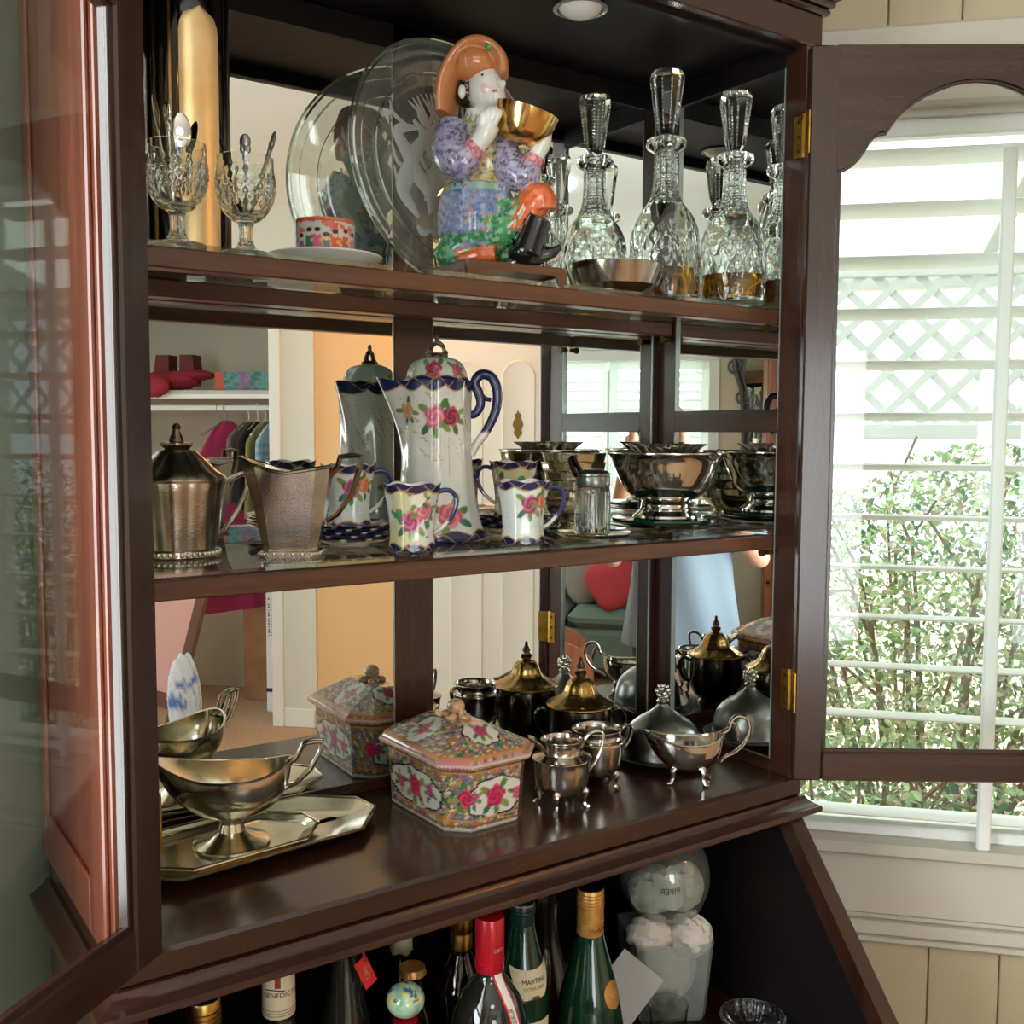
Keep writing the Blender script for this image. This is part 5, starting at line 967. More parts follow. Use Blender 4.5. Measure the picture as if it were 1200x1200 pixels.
# glass carafe
t = thing('carafe', 'clear glass carafe with flared lip half full of brown liquor', 'carafe', (.587, .168, DF))
out = smoothprof([(.040, 0), (.043, .004), (.044, .03), (.042, .075), (.034, .115), (.022, .150), (.0178, .175), (.0172, .200), (.0200, .220), (.0290, .236), (.0325, .240)], 70); inn = [(.0312, .2402), (.0275, .2365), (.018, .22), (.0150, .2), (.0155, .175), (.0195, .15), (.0315, .115), (.0395, .075), (.041, .03), (.037, .008), (.001, .007)]
G().lathe(out, 64, lambda a, z, r: r * (1 + .02 * math.cos(10 * a)), cap1=False).lathe(smoothprof(inn, 40), 64, cap0=False).obj('glass', 'crystal', t); G().lathe([(.001, .008), (.036, .009), (.0403, .03), (.0388, .075), (.0310, .114), (.0235, .137), (.001, .137)], 48, cap0=False).obj('liquor', 'whisky', t)
# leaning card
t = thing('grey_card', 'plain grey card leaning between the green bottle and the tissue-filled bin', 'card', (.620, .081, DF), IR)
G().box(-.07, 0, -.001, .001, 0, .146).xf(Matrix.Rotation(-.2, 4, 'X') @ Matrix.Rotation(math.radians(38), 4, 'Y')).obj('card', 'paper_grey', t, smooth=0)
# bin with tissue and the big glass over it
t = thing('clear_bin', 'clear plastic bin stuffed with pale crumpled tissue paper', 'bin', (.800, .148, DF), math.radians(-24))
secs = [(z, dense(octo(a, a, .008), 2)) for z, a in ((0, .050), (.004, .052), (.12, .060), (.124, .0612), (.124, .0600), (.006, .0505), (.005, .0))]
secs[-1] = (.005, dense(octo(.01, .01, .002), 2)); G().loft(secloft(secs)).obj('bin', 'plastic_clear', t)
def crumple(cx, cy, cz, r, seed, k=26):
    rr = np.random.default_rng(seed); ph = rr.uniform(0, 6.28, (6, 3)); fr = rr.uniform(2, 7, (6, 3))
    def fn(v):
        s = sum(abs(math.sin(fr[i][0] * v.x / r[0] + fr[i][1] * v.y / r[1] + fr[i][2] * v.z / r[2] + ph[i][0])) for i in range(6)) / 6; return v * (.78 + .42 * s)
    return G().ell((cx, cy, cz), r, k, k // 2 + 4, fn=fn)
crumple(0, 0, .072, (.046, .046, .058), 3).obj('tissue_paper', 'tissue', t, smooth=20); crumple(.03, -.03, .125, (.034, .03, .03), 5).obj('tissue_paper', 'tissue', t, smooth=20); crumple(-.03, -.02, .128, (.034, .03, .026), 8).obj('tissue_paper', 'tissue', t, smooth=20)
def flap(P, name='paper_flap'):
    return G().add(P, [(0, 1, 2, 3)]).obj(name, 'tissue', t, smooth=0)
t2 = thing('glass_bowl', 'big round glass goblet tipped over the tissue, with napkins inside', 'glass', (.800, .150, DF + .150), math.radians(-24)); t2['category'] = 'glass'
M = Matrix.Translation((0, 0, .060)) @ Matrix.Rotation(math.radians(-16), 4, 'Y') @ Matrix.Rotation(math.radians(10), 4, 'X')
go = smoothprof([(.052, -.052), (.064, -.030), (.0700, 0), (.066, .028), (.052, .052), (.030, .066), (.010, .071), (.0065, .075), (.0060, .095)], 60); gi = [(r - .0018, z - .0005) for r, z in go[:52]][::-1]
G().lathe(gi[::-1], 56, cap0=False, cap1=False).lathe(go, 56, cap0=False, cap1=True).xf(M).obj('goblet_bowl', 'plate_glass', t2); G().tube([tuple(M @ Vector((.0515 * math.cos(a), .0515 * math.sin(a), -.052))) for a in [2 * PI * k / 48 for k in range(48)]], .0016, 6, closed=True).obj('rim', 'crystal', t2)
G().xf(M)
crumple(-.022, -.018, .045, (.038, .030, .034), 12).obj('napkin', 'paper_white', t2, smooth=20); crumple(.026, -.008, .042, (.032, .03, .034), 15).obj('napkin', 'tissue', t2, smooth=20)
g = G(); rings = []
for k in range(7): z = .030 + k * .009; rings.append([(-.034 + .004 * math.sin(k * .7) + j * .0076 * (1 - .04 * k), -.0575 + .003 * math.sin(j + k * .4) + .006 * abs(j - 3) / 3, z + .002 * math.sin(j * 1.2)) for j in range(7)])
nk = g.loft(rings, False, False, closed=False).obj('printed_napkin', 'paper_white', t2, smooth=60)
text('PIPER', .0135, 'mirrored_lettering', 'ink_black', nk, lambda p: Vector((-.011 - p.x, -.0615 + .004 * abs(p.x) / .022, .058 + p.y * 1.0)))
# a glass and a sherry glass at the desk front
t = thing('tumbler', 'small clear drinking glass standing in front of the clear bin', 'glass', (.742, .075, DF)); G().lathe([(.022, 0), (.024, .002), (.029, .055), (.0282, .055), (.0228, .006), (.001, .005)], 40).obj('glass', 'crystal', t)
t = thing('cut_glass_dish', 'low cut-glass dish on the desk by the slanted side', 'dish', (.852, .012, DF)); G().lathe(smoothprof([(.022, 0), (.030, .003), (.042, .018), (.046, .030), (.0445, .030), (.038, .016), (.001, .006)], 30), 72, lambda a, z, r: r * (1 + .05 * abs(math.cos(9 * a)) * (r > .025))).obj('dish', 'crystal', t)
# ---------------------------------------------------------------- things in the room that the mirrors show
def rthing(name, label, cat, s, r, z=0, rot=0, group=None): return thing(name, label, cat, RW(s, r, z), RZ + rot, group)
vcol('cloth_print', .85, coat=0); pm('fab_pink', 'a8315c', .9); pm('fab_red', '8f2230', .85); pm('fab_blue', '8fb4cc', .9); pm('fab_grey', '6b6660', .9); pm('fab_olive', '8d8550', .9); pm('fab_black', '22222a', .9); pm('fab_white', 'd8d4cc', .9)
pm('cardboard', 'a97b55', .85, var=(9, '98694a', .35, .7)); pm('white_plastic', 'e6e6e0', .4); pm('wire', '8d8f8c', .35, .9); pm('blue_print', '3f66a8', .6); pm('pink_board', 'd8a49c', .7); pm('brown_frame', '6d4a3c', .45); pm('sofa_teal', '5f7069', .85, bump=(300, .2)); pm('cushion_grey', '8f8c84', .9, bump=(300, .3)); pm('cushion_red', 'b0353f', .85, bump=(300, .2)); pm('linen', 'cfc4b0', .9)
# closet shelf, rod and contents
sd = S1 + .18
clo = rthing('closet_shelf', 'white closet shelf with hanging rod', 'shelf', 0, 0)
G().bbox(sd, S1 + .745, CR0 - .19, CR1 + .17, 1.70, 1.725, .003).bbox(sd, sd + .02, CR0 - .19, CR1 + .17, 1.68, 1.725, .003).obj('board', 'white_paint', clo); G().bbox(sd + .06, sd + .085, CR0 - .19, CR1 + .17, 1.618, 1.648, .005).obj('rod', 'white_paint', clo)
# red cap and hat on shelf
t = rthing('red_bundle', 'bundle of red clothing heaped on the closet shelf', 'clothing', sd + .12, -1.75, 1.725)
for k, (x, y, zz, r) in enumerate(((0, -.04, .056, (.09, .15, .05)), (0, .07, .085, (.07, .12, .028)), (-.05, -.10, .052, (.07, .10, .045)), (-.150, -.08, .018, (.028, .085, .055)))): crumple(x, y, zz, r, 50 + k, 22).obj('cloth', 'fab_red', t, smooth=60)
pm('maroon', '5f1f22', .8)
for y, a in ((-.09, .25), (.06, -.1)): G().loft([[(x, y + yy * (1 - .2 * q) + .04 * q * a, .06 + .13 * q) for x, yy in ((-.05, -.045), (.05, -.045), (.05, .045), (-.05, .045))] for q in (0, .5, .9, 1)]).obj('flap', 'maroon', t, smooth=40)
t = rthing('gift_box', 'oblong box in teal and purple tartan print on the closet shelf', 'box', sd + .10, -1.34, 1.725)
g = G().loft([[(x, y, z) for x, y in dense([(-.08, -.17), (.08, -.17), (.08, .21), (-.08, .21)], 20)] for z in np.linspace(0, .095, 16)])
g.obj('box', 'cloth_print', t, smooth=0, color=lambda V: mixc(mixc(mixc(np.tile(L3('5f8d8c'), (len(V), 1)), '8a5a86', (noise3(V, 9, 41) - .52) * 6), '3d6a5c', (noise3(V, 12, 42) - .6) * 7), 'b5553f', ((V[:, 1] < -.13) | (V[:, 1] > .15)) * 1.))
t = rthing('wire_hanger', 'wire coat hanger lying against the closet back wall above the print box', 'hanger', sd + .3, -1.20, 1.727)
G().tube([(0, -.20, .002), (0, -.05, .165), (0, 0, .172), (0, .05, .165), (0, .20, .002)], .003, 6, closed=True).tube(bez([(0, 0, .172), (0, .004, .20), (0, -.012, .215)], 8), .003, 6).obj('hanger', 'brass_dark', t)
# garments on hangers
def garment(name, label, r, w, h, mat, tilt=0, colr=None, hmat='white_plastic', sk=0.0):
    t = rthing(name, label, 'garment', sd + .072, r, 1.618, tilt, None)
    G().tube(bez([(.0195, 0, .010), (.0195, 0, .026), (.006, 0, .0325), (-.010, 0, .0325), (-.0195, 0, .022), (-.0185, 0, .004), (-.004, 0, -.012), (0, 0, -.05)], 32), .0022, 6).tube([(-w, 0, -.13), (-.02, 0, -.055), (.02, 0, -.055), (w, 0, -.13)], .005, 8).obj('hanger', hmat, t)
    rings = []
    for k in range(24):
        q = k / 23; z = -.055 - h * q; ww = w * (.22 + 1.0 * min(1, q * 4.5) ** .7) + .03 * q; d = .009 + .006 * min(1, q * 3)
        rings.append([(ww * math.cos(a) + sk * q, d * math.sin(a) * (1 + .35 * math.sin(5 * a + 3 * q)) + .003 * math.sin(7 * a + 2 * q), z) for a in [2 * PI * j / 40 for j in range(40)]])
    G().loft(rings).obj('cloth', mat, t, smooth=80, color=colr); return t
plaid = lambda V: mixc(mixc(np.tile(L3('a9c4d4'), (len(V), 1)), '6f9fc0', (np.sin(V[:, 0] * 160) > .3) * .6), '5f8aa8', (np.sin(V[:, 2] * 160) > .3) * .6)
garment('pink_dress', 'long magenta dress hanging in the closet', -1.47, .15, 1.02, 'fab_pink', math.radians(36), hmat='wire')
garment('grey_shirt', 'grey shirt hanging in the closet beside the magenta dress', -1.345, .17, .42, 'fab_grey', math.radians(8))
garment('black_jacket', 'black jacket on a white hanger in the closet', -1.295, .17, .46, 'fab_black', math.radians(7))
garment('olive_shirt', 'olive shirt on a hanger between black jacket and checked shirt', -1.25, .17, .50, 'fab_olive', math.radians(6))
garment('plaid_shirt', 'light blue checked shirt nearest the closet jamb', -1.20, .17, .48, 'cloth_print', math.radians(5), plaid)
t = rthing('wooden_strip', 'brown wooden strip hanging from a wire hook on the closet rod', 'wood strip', sd + .072, -1.52, 1.618); G().tube(bez([(.0185, 0, .010), (.0185, 0, .026), (.006, 0, .0320), (-.010, 0, .0320), (-.0185, 0, .022), (-.0175, 0, .004), (-.004, 0, -.012), (0, 0, -.08)], 32), .0016, 6).obj('hook', 'wire', t); G().bbox(-.006, .006, -.016, .016, -.22, -.075, .003).obj('strip', 'redwood', t)
t = rthing('plastic_rail', 'white plastic rail with hole leaning in the closet', 'rail', S1 + .741, -1.48, 0); G().bbox(-.008, .008, -.013, .013, 0, 1.42, .004).obj('rail', 'white_plastic', t); G().ell((-.009, 0, 1.40), (.002, .004, .004), 10, 6).obj('hole', 'fab_black', t)
# boxes and rolled things on the closet floor
t = rthing('flat_carton', 'tall flat brown carton standing in the closet beside the jamb', 'carton', sd + .2, -1.10, 0); G().bbox(-.03, .03, -.09, .05, 0, .78, .003).obj('carton', 'cardboard', t); G().box(-.0312, -.0300, -.026, -.016, .33, .57).obj('carton_print', 'brown_frame', t, smooth=0)
t = rthing('brown_carton', 'brown carton standing behind the magenta dress', 'carton', sd + .37, -1.36, 0); G().bbox(-.08, .08, -.13, .13, 0, .74, .003).obj('carton', 'cardboard', t); G().box(-.0815, -.080, .03, .10, .3, .38).obj('carton_print', 'brown_frame', t, smooth=0)
t = rthing('white_blind', 'white rolled window blind in printed sleeve standing in the closet', 'blind', sd + .08, -1.225, 0); G().bbox(-.03, .03, -.034, .034, 0, .92, .008).obj('sleeve', 'white_plastic', t)
lp = G()
for k in range(3):
    for j in range(14): lp.box(-.0313, -.0298, -.019 + k * .015, -.012 + k * .015, .42 + j * .015, .42 + j * .015 + (.004, .009, .006)[(j + k) % 3])
lp.obj('sleeve_print', 'ink_black', t, smooth=0)
G().box(-.0315, -.0300, -.034, .034, .115, .135).obj('sleeve_band', 'fab_black', t, smooth=0)
t = rthing('plastic_bag', 'white plastic carrier bag with blue print standing beside the pink framed board', 'bag', S1 - .40, -1.415, .036)
crumple(0, 0, .19, (.035, .080, .21), 23, 44).obj('bag', 'cloth_print', t, smooth=20, color=lambda V: mixc(np.tile(L3('c9ccd0'), (len(V), 1)), '4a6aa8', (noise3(V, 7, 61) - .56) * 8 * (np.abs(V[:, 2] - .24) < .1)))
# leaning framed board and roll
t = rthing('framed_board', 'pale pink framed board leaning in front of the closet', 'board', S1 - .34, -1.70, .042, 0)
Mb = Matrix.Rotation(math.radians(-13), 4, 'X') @ Matrix.Rotation(math.radians(6), 4, 'Y'); G().bbox(-.008, .008, -.30, .14, .22, .95, .002, M=Mb).obj('panel', 'pink_board', t); G().bbox(-.02, .02, .14, .19, .0, 1.0, .004, M=Mb).bbox(-.02, .02, -.35, -.30, .0, 1.0, .004, M=Mb).bbox(-.02, .02, -.30, .14, .15, .22, .004, M=Mb).bbox(-.02, .02, -.30, .14, .95, 1.0, .004, M=Mb).obj('frame', 'brown_frame', t)
t = rthing('linen_roll', 'rolled pale linen lying at the foot of the pink board', 'roll', S1 - .50, -1.86, .055); G().tube([(0, -.28, 0), (0, .22, 0)], .055, 24).obj('roll', 'linen', t); G().tube([(.03 * (1 - k / 40) * math.cos(k * .5) * 1.6, .221, .03 * (1 - k / 40) * math.sin(k * .5) * 1.6) for k in range(36)], .003, 5).obj('roll_end', 'fab_white', t)
# ornate mirror and wardrobe on the wall behind
pm('ornate_silver', '5f6266', .35, .7)
t = rthing('ornate_mirror', 'wall mirror in a dark scrolled silver frame between shuttered window and wardrobe', 'mirror', .03, R1 + .025, 1.45)
fr = [(-.20, -.62), (.20, -.62), (.235, -.4), (.19, -.1), (.20, .3), (.25, .5), (.22, .66), (.06, .74), (-.06, .74), (-.22, .66), (-.25, .5), (-.20, .3), (-.19, -.1), (-.235, -.4)]
Mf = Matrix(((1, 0, 0, 0), (0, 0, 1, 0), (0, 1, 0, 0), (0, 0, 0, 1))); G().prism(fr, -.012, .008, Mf).obj('backing', 'ornate_silver', t)
P = [(x, .014, z) for x, z in fr]; sc = G().tube([tuple(p) for p in bez(P + P[:1], 90)], .018, 8); sc.tube([(p[0] * .84, p[1] + .004, p[2] * .93) for p in bez(P + P[:1], 90)], .007, 6)
for i, (x, z) in enumerate(fr): sc.tube([(x + .05 * (1 - k / 24) * math.cos(k * .45 + i), .02, z + .05 * (1 - k / 24) * math.sin(k * .45 + i)) for k in range(20)], .009, 6)
sc.obj('scroll_frame', 'ornate_silver', t); G().prism([(x * .78, z * .88) for x, z in fr], .009, .011, Mf).obj('glass', 'mirror', t, smooth=0)
t = rthing('wardrobe', 'tall reddish-brown panelled wooden wardrobe in the room corner', 'wardrobe', .00, R1 + .36, 0)
G().bbox(-.19, .09, -.28, .10, 0, 2.2, .004).obj('carcass', 'redwood', t)
for k in range(2): dd = G().bbox(-.18, .08, .10, .118, .08 + k * 1.06, 1.1 + k * 1.06, .004).obj('door', 'door_wood', t); G().bbox(-.14, .04, .116, .128, .14 + k * 1.06, 1.04 + k * 1.06, .008).obj('door_panel', 'redwood', dd); G().ell((.06, .126, .6 + k), (.012, .012, .012), 12, 8).obj('knob', 'brass_dark', dd)
# sofa, cushions, armchair in front of the shuttered window
t = rthing('sofa', 'grey-green upholstered sofa under the shuttered window', 'sofa', 1.25, R1 + .55, 0)
G().bbox(-.85, .85, -.38, .38, .08, .34, .03).obj('base', 'sofa_teal', t); G().bbox(-.85, .85, -.42, -.18, .30, .80, .06).obj('backrest', 'sofa_teal', t)
for a in (-.85, .68): G().bbox(a, a + .17, -.40, .40, .10, .58, .05).obj('armrest', 'sofa_teal', t)
for a in (-.66, 0): G().bbox(a + .01, a + .65, -.2, .38, .33, .46, .05).obj('seat_cushion', 'sofa_teal', t)
for x in (-.78, .78):
    for y in (-.32, .32): G().lathe([(.02, 0), (.026, .09)], 12, c=(x, y, 0)).obj('leg', 'brown_frame', t)
def cushion(label, s, r, z, rot, tilt, size, mat, roll=0):
    t = rthing('cushion', label, 'cushion', s, r, z, rot); b = []
    for i in range(13):
        v = -1 + 2 * i / 12; b.append([(size * (abs(math.cos(a)) ** .45) * math.copysign(1, math.cos(a)) * (1 - .04 * math.sin(2 * a) ** 2), 0 + .075 * v * (1 - .0) * 1.0, size * (abs(math.sin(a)) ** .45) * math.copysign(1, math.sin(a))) for a in [2 * PI * k / 40 for k in range(40)]])
    rings = [[(x * (1 - .75 * abs(-1 + 2 * i / 12) ** 2.5), y, z * (1 - .75 * abs(-1 + 2 * i / 12) ** 2.5)) for x, y, z in r] for i, r in enumerate(b)]
    G().loft(rings).xf(Matrix.Translation((0, 0, size)) @ Matrix.Rotation(tilt, 4, 'X') @ Matrix.Rotation(roll, 4, 'Y')).obj('cover', mat, t, smooth=80)
cushion('round grey tweed cushion leaning on the sofa', 1.12, R1 + .62, .46, 0, .35, .20, 'cushion_grey', .35); cushion('red cushion in front of the grey tweed cushion on the sofa', .97, R1 + .80, .455, .2, .5, .16, 'cushion_red', .5)
t = rthing('picture_frame', 'empty pale oak frame leaning on the sofa behind the grey cushion', 'frame', 1.40, R1 + .46, .46, 0)
Mo = Matrix.Translation((0, 0, .02)) @ Matrix.Rotation(.2, 4, 'X') @ Matrix.Rotation(-.7, 4, 'Y')
G().bbox(-.03, .03, -.015, .015, 0, .46, .004, M=Mo).bbox(.27, .33, -.015, .015, 0, .46, .004, M=Mo).bbox(.03, .27, -.015, .015, 0, .05, .004, M=Mo).bbox(.03, .27, -.015, .015, .41, .46, .004, M=Mo).xf(Matrix.Translation((0, 0, .0))).obj('frame', 'oak', t)
t = rthing('wooden_chair', 'brown wooden settle with shaped side panel near the sofa', 'chair', 1.18, -2.6, 0, .2)
prof = [(-x, z_ * .8) for x, z_ in [(-.22, 0), (.20, 0), (.20, .42), (.19, .50), (.14, .56), (.08, .59), (.02, .62), (-.04, .70), (-.10, .92), (-.22, .92)]]
for y in (-.24, .22): G().prism(prof, y, y + .022, Matrix(((1, 0, 0, 0), (0, 0, 1, 0), (0, 1, 0, 0), (0, 0, 0, 1)))).obj('side_panel', 'door_wood', t, smooth=20)
G().bbox(-.19, .20, -.22, .22, .30, .33, .005).obj('seat', 'redwood', t); G().bbox(.19, .21, -.22, .22, .25, .72, .005).obj('back', 'door_wood', t); G().bbox(-.14, .10, .244, .250, .06, .28, .003).obj('side_inlay', 'pink_board', t)
# ---------------------------------------------------------------- photographer (seen in the corner mirrors)
ph = rthing('person', 'person in a loose light blue shirt and dark trousers holding up a phone', 'person', 0, 0)
ph.location = (CAM.x, CAM.y, 0); ph.rotation_euler = (0, 0, IR)                 # local +y looks at the cabinet, +x to the right
pm('skin', 'd39a80', .5, var=(20, 'c48a70', .4, .7)); pm('shirt', '7a8794', .85, bump=(18, .35)); pm('trousers', '2c2f38', .9); pm('hair', '6a543f', .6); pm('phone', '0c0d10', .15, coat=.5); pm('shoe', '2a211c', .5); pm('sclera', 'e8e4dc', .2); pm('lips', 'a55a50', .4); pm('iris', '3a2c20', .1)
H0 = 1.47                                                                      # eye height
sk = G(); bx, by = -.07, -.36
sk.ell((bx, by, 1.50), (.075, .092, .115), 24, 18).ell((bx, by + .02, 1.435), (.055, .065, .055), 18, 12).ell((bx, by + .094, 1.475), (.012, .016, .020), 12, 8).ell((bx, by + .08, 1.505), (.045, .02, .02), 14, 8)
for s in (-1, 1): sk.ell((bx + s * .077, by - .005, 1.475), (.010, .018, .030), 10, 8)
hx, bx = bx, -.15
sk.tube([(hx, by - .01, 1.44), (bx, by - .02, 1.30)], [.052, .060], 18).ell((bx, by - .02, 1.29), (.12, .07, .05), 16, 10)
hands = {}
for s in (-1, 1):
    sh = Vector((bx + s * .165, by - .01, 1.275)); el = Vector((bx + s * .27, by + .05, 1.055)); wr = Vector((s * .088, -.085, 1.44)); pa = Vector((s * .079, -.035, 1.485))
    sk.tube([tuple(sh), tuple((sh + el) / 2), tuple(el)], [.05, .046, .040], 14).ell(tuple(el), (.040, .040, .040), 12, 8).tube([tuple(el), tuple((el * .6 + wr * .4)), tuple(wr)], [.041, .037, .026], 14).tube([tuple(wr), tuple(pa)], [.026, .030], 12).ell(tuple(pa), (.018, .032, .038), 14, 10)
    for k in range(4):
        z = 1.513 - k * .0185; x0 = s * .080; sk.tube([tuple(p) for p in bez([(x0, -.034, z), (x0 + s * .012, -.014, z + .002), (x0 + s * .006, -.0075, z + .003), (x0 - s * .010 * (1 - .2 * k), -.0075, z + .004)], 8)], [.0095, .009, .0085, .007], 8)
    sk.tube([tuple(p) for p in bez([(s * .074, -.044, 1.468), (s * .066, -.040, 1.488), (s * .056, -.034, 1.502), (s * .047, -.032, 1.512)], 8)], [.0115, .011, .010, .008], 8)
for s in (-1, 1): sk.tube([(bx + s * .09, by - .03, .50), (bx + s * .10, by - .03, .10)], [.05, .04], 12)
q, _ = remesh(sk, .0055, 2); q.obj('body', 'skin', ph, smooth=80)
bs, bx = bx, hx
for s in (-1, 1): e = G().ell((bx + s * .031, by + .085, 1.507), (.013, .010, .009), 12, 8).obj('eye', 'sclera', ph); G().ell((bx + s * .031, by + .0945, 1.507), (.0055, .002, .0055), 10, 6).obj('iris', 'iris', e)
G().ell((bx, by + .086, 1.437), (.022, .008, .007), 14, 8).obj('mouth', 'lips', ph)
h = G().ell((bx, by - .016, 1.535), (.090, .098, .098), 22, 14).ell((bx, by - .05, 1.47), (.085, .06, .10), 18, 12); q, _ = remesh(h, .008, 3); q.v = [(x, min(y, by + .055 + .3 * max(0, z - 1.555)), z) for x, y, z in q.v]; q.obj('hair', 'hair', ph, smooth=80)
c = G(); rings = []; bx = bs
for z, rx, ry in ((1.335, .065, .062), (1.325, .10, .075), (1.305, .15, .088), (1.275, .185, .098), (1.22, .19, .112), (1.10, .185, .122), (.95, .195, .130), (.80, .215, .138), (.72, .225, .142)): rings.append([(bx + rx * math.cos(a) * (1 + .03 * math.sin(6 * a + z * 5)), by - .02 + ry * math.sin(a) * (1 + .05 * math.sin(7 * a + z * 9)), z) for a in [2 * PI * k / 48 for k in range(48)]])
c.loft(rings)
for s in (-1, 1):
    sh = Vector((bx + s * .160, by - .01, 1.265)); el = Vector((bx + s * .262, by + .045, 1.075)); c.tube([tuple(sh), tuple((sh + el) / 2), tuple(el * .82 + sh * .18)], [.068, .072, .070], 16)
q, _ = remesh(c, .009, 2); q.obj('shirt', 'shirt', ph, smooth=80)
c = G()
for s in (-1, 1): c.tube([(bx + s * .09, by - .02, .80), (bx + s * .095, by - .02, .45), (bx + s * .10, by - .03, .07)], [.10, .078, .062], 16)
c.ell((bx, by - .02, .82), (.19, .13, .12), 18, 12); q, _ = remesh(c, .012, 2); q.obj('trousers', 'trousers', ph, smooth=80)
for s in (-1, 1): G().ell((bx + s * .10, by + .03, .042), (.046, .125, .042), 18, 10, fn=lambda v: Vector((v.x, v.y, max(v.z, -.041)))).obj('shoe', 'shoe', ph)
t = thing('phone', 'black phone held up in both hands by the person in blue', 'phone', (CAM.x, CAM.y, CAM.z), IR)
G().bbox(-.077, .077, -.029, -.021, -.037, .037, .004).obj('body', 'phone', t); G().lathe([(.006, 0), (.006, .0012), (.0045, .0012), (.001, .0006)], 20).xf(Matrix.Translation((.0, -.0212, .0)) @ Matrix.Rotation(-PI / 2, 4, 'X')).obj('lens', 'mirror_edge', t)
# ---------------------------------------------------------------- outside the louvred window
pm('soil', '8f8576', .95, var=(8, '6f6556', .3, .7)); pm('leaf_mid', '7f9c6a', .5, spec=.4); pm('leaf_light', 'b7cb9c', .5); pm('leaf_dark', '4a6850', .5); pm('leaf_dry', 'bfae90', .6); pm('bark', '7a6148', .9); pm('lattice_white', 'c4c8c8', .6)
for nme in ('leaf_mid', 'leaf_light', 'leaf_dark'):
    m = MATS[nme]; nt_ = m.node_tree; pb = nt_.nodes['Principled BSDF']; tl = nt_.nodes.new('ShaderNodeBsdfTranslucent'); tl.inputs[0].default_value = tuple(min(1, c * 1.6) for c in pb.inputs['Base Color'].default_value[:3]) + (1,); mx = nt_.nodes.new('ShaderNodeMixShader'); mx.inputs[0].default_value = .45
    nt_.links.new(pb.outputs[0], mx.inputs[1]); nt_.links.new(tl.outputs[0], mx.inputs[2]); nt_.links.new(mx.outputs[0], nt_.nodes['Material Output'].inputs[0])
g = G().box(-3, 9, R0 + .25, 14, -.35, -.25); o = g.obj('ground', 'soil', None, smooth=0, loc=(0, 0, 0), rot=RZ, kind='structure')
def shrub(label, s, r, w, h, n, seed, d=.45):
    t = rthing('shrub', label, 'shrub', s, r, -.26); rg = np.random.default_rng(seed); br = G(); tips = []
    for k in range(26):
        a = rg.uniform(0, 2 * PI); e = rg.uniform(.3, 1); P = [(0, 0, 0), (.12 * w * math.cos(a), .12 * d * math.sin(a), h * .3 * e), (.6 * w * e * math.cos(a) * rg.uniform(.5, 1), .6 * d * math.sin(a) * rg.uniform(.4, 1), h * rg.uniform(.45, .8)), (w * math.cos(a) * rg.uniform(.3, 1), d * math.sin(a) * rg.uniform(.3, 1), h * rg.uniform(.55, 1))]
        br.tube(bez(P, 10), [.014, .010, .006, .003], 5)
    for k in range(60): x, y = rg.uniform(-w, w), rg.uniform(-d, d); z = rg.uniform(.1, .95) * h; br.tube([(x, y, z), (x + rg.uniform(-.12, .12), y + rg.uniform(-.06, .06), z + rg.uniform(.05, .2))], .004, 4)
    br.obj('branches', 'bark', t, smooth=60); lf = G()
    for k in range(n):
        x, y, z = rg.uniform(-w, w), rg.uniform(-d, d), h * rg.uniform(0.02, 1) ** .9; top = h * (1 - .25 * (x / w) ** 2 + .06 * math.sin(9 * x)); 
        if z > top: continue
        L = rg.uniform(.013, .034); ax = Vector(rg.normal(size=3)).normalized(); bx_ = ax.cross(Vector(rg.normal(size=3))).normalized(); p = Vector((x, y, z)); nn = ax.cross(bx_) * .12 * L
        V = [p - ax * L * .5, p - ax * L * .12 + bx_ * L * .24 + nn, p + ax * L * .2 + bx_ * L * .20 + nn, p + ax * L * .55, p + ax * L * .2 - bx_ * L * .20 + nn, p - ax * L * .12 - bx_ * L * .24 + nn]
        lf.add([tuple(v) for v in V], [(0, 1, 2, 3), (0, 3, 4, 5)], int(rg.choice([0, 1, 2, 3], p=[.36, .24, .16, .24])))
    lf.obj('foliage', ['leaf_mid', 'leaf_light', 'leaf_dark', 'leaf_dry'], t, smooth=0, kind='stuff')
shrub('tall leafy green hedge bush outside the louvred window, left of the window bar', 1.10, 2.15, .75, 1.74, 30000, 1); shrub('dense leafy bush outside the window, seen beyond the vertical bar', 2.35, 2.3, .7, 1.66, 20000, 2); shrub('low green shrub just under the window sill outside', .75, 1.55, .7, 1.12, 9000, 3, .25); shrub('low broad shrub outside beyond the window bar', 2.0, 1.6, .6, 1.02, 7000, 4, .25)
lt = rthing('lattice_panel', 'white diagonal garden lattice with top rail above the bushes', 'lattice', 0, 3.3, 1.52)
X0, X1, LH, SP, LW = -.4, 4.6, .60, .155, .030
def clipseg(c, sg):
    """strip centre line x = c + sg*z clipped to the panel"""
    z0, z1 = 0.0, LH
    for X, hi in ((X0, False), (X1, True)):
        zc = (X - c) / sg; xa = c + sg * (z0 + .001)
        if sg > 0: (z0, z1) = (max(z0, zc), z1) if not hi else (z0, min(z1, zc))
        else: (z0, z1) = (z0, min(z1, zc)) if not hi else (max(z0, zc), z1)
    return z0, z1
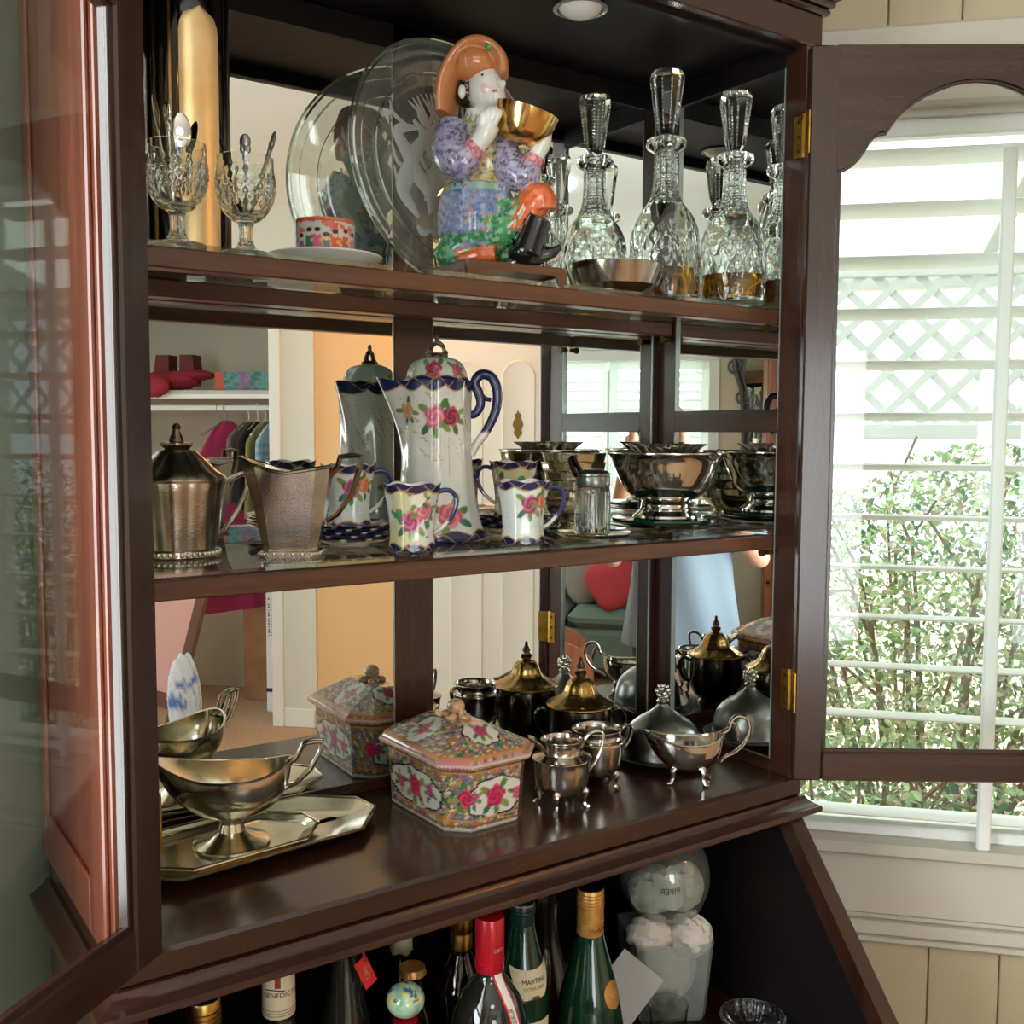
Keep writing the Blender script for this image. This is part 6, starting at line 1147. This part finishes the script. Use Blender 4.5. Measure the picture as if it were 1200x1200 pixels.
for sg, y in ((1, 0), (-1, .008)):
    c = X0 - LH * (1 if sg > 0 else 0) + .02
    while c < X1 + (LH if sg < 0 else 0):
        z0, z1 = clipseg(c, sg)
        if z1 - z0 > .05:
            L = (z1 - z0) * 1.4142; Mq = Matrix.Translation((c + sg * (z0 + z1) / 2, y, (z0 + z1) / 2)) @ Matrix.Rotation(sg * PI / 4, 4, 'Y'); G().box(-LW / 2, LW / 2, 0, .007, -L / 2, L / 2, M=Mq).obj('lattice_strip', 'lattice_white', lt, smooth=0)
        c += SP
for z in (-.03, LH - .02): G().bbox(X0 - .03, X1 + .03, -.012, .03, z, z + .06, .004).obj('rail', 'lattice_white', lt)
for x in (X0, X1): G().bbox(x - .045, x + .045, -.02, .06, -1.78, LH - .03, .005).obj('post', 'lattice_white', lt)
pr = rthing('patio_cover', 'white patio roof with translucent corrugated panels and rafters outside the window', 'patio roof', 0, 0, 0)
m = pm('roof_sheet', 'c9d0d0', .5); nt_ = m.node_tree; tl = nt_.nodes.new('ShaderNodeBsdfTranslucent'); tl.inputs[0].default_value = (.9, .95, .95, 1); mx = nt_.nodes.new('ShaderNodeMixShader'); mx.inputs[0].default_value = .3; nt_.links.new(nt_.nodes['Principled BSDF'].outputs[0], mx.inputs[1]); nt_.links.new(tl.outputs[0], mx.inputs[2]); nt_.links.new(mx.outputs[0], nt_.nodes['Material Output'].inputs[0])
for k in range(7):
    x = -1.4 + k * .95; rg_ = [[(x + i * .0945, R0 + .15 + q * 2.5, 2.95 - q * .72 + .012 * (i % 2)) for i in range(11)] for q in (0, 1)]; G().loft(rg_, False, False, closed=False).obj('roof_panel', 'roof_sheet', pr, smooth=0); G().bbox(-.025, .025, 0, 2.56, -.10, 0, .003).xf(Matrix.Translation((x, R0 + .14, 2.93)) @ Matrix.Rotation(-.281, 4, 'X')).obj('rafter', 'lattice_white', pr)
G().bbox(-1.6, 5.4, R0 + 2.55, R0 + 2.63, 2.08, 2.21, .004).obj('beam', 'lattice_white', pr)
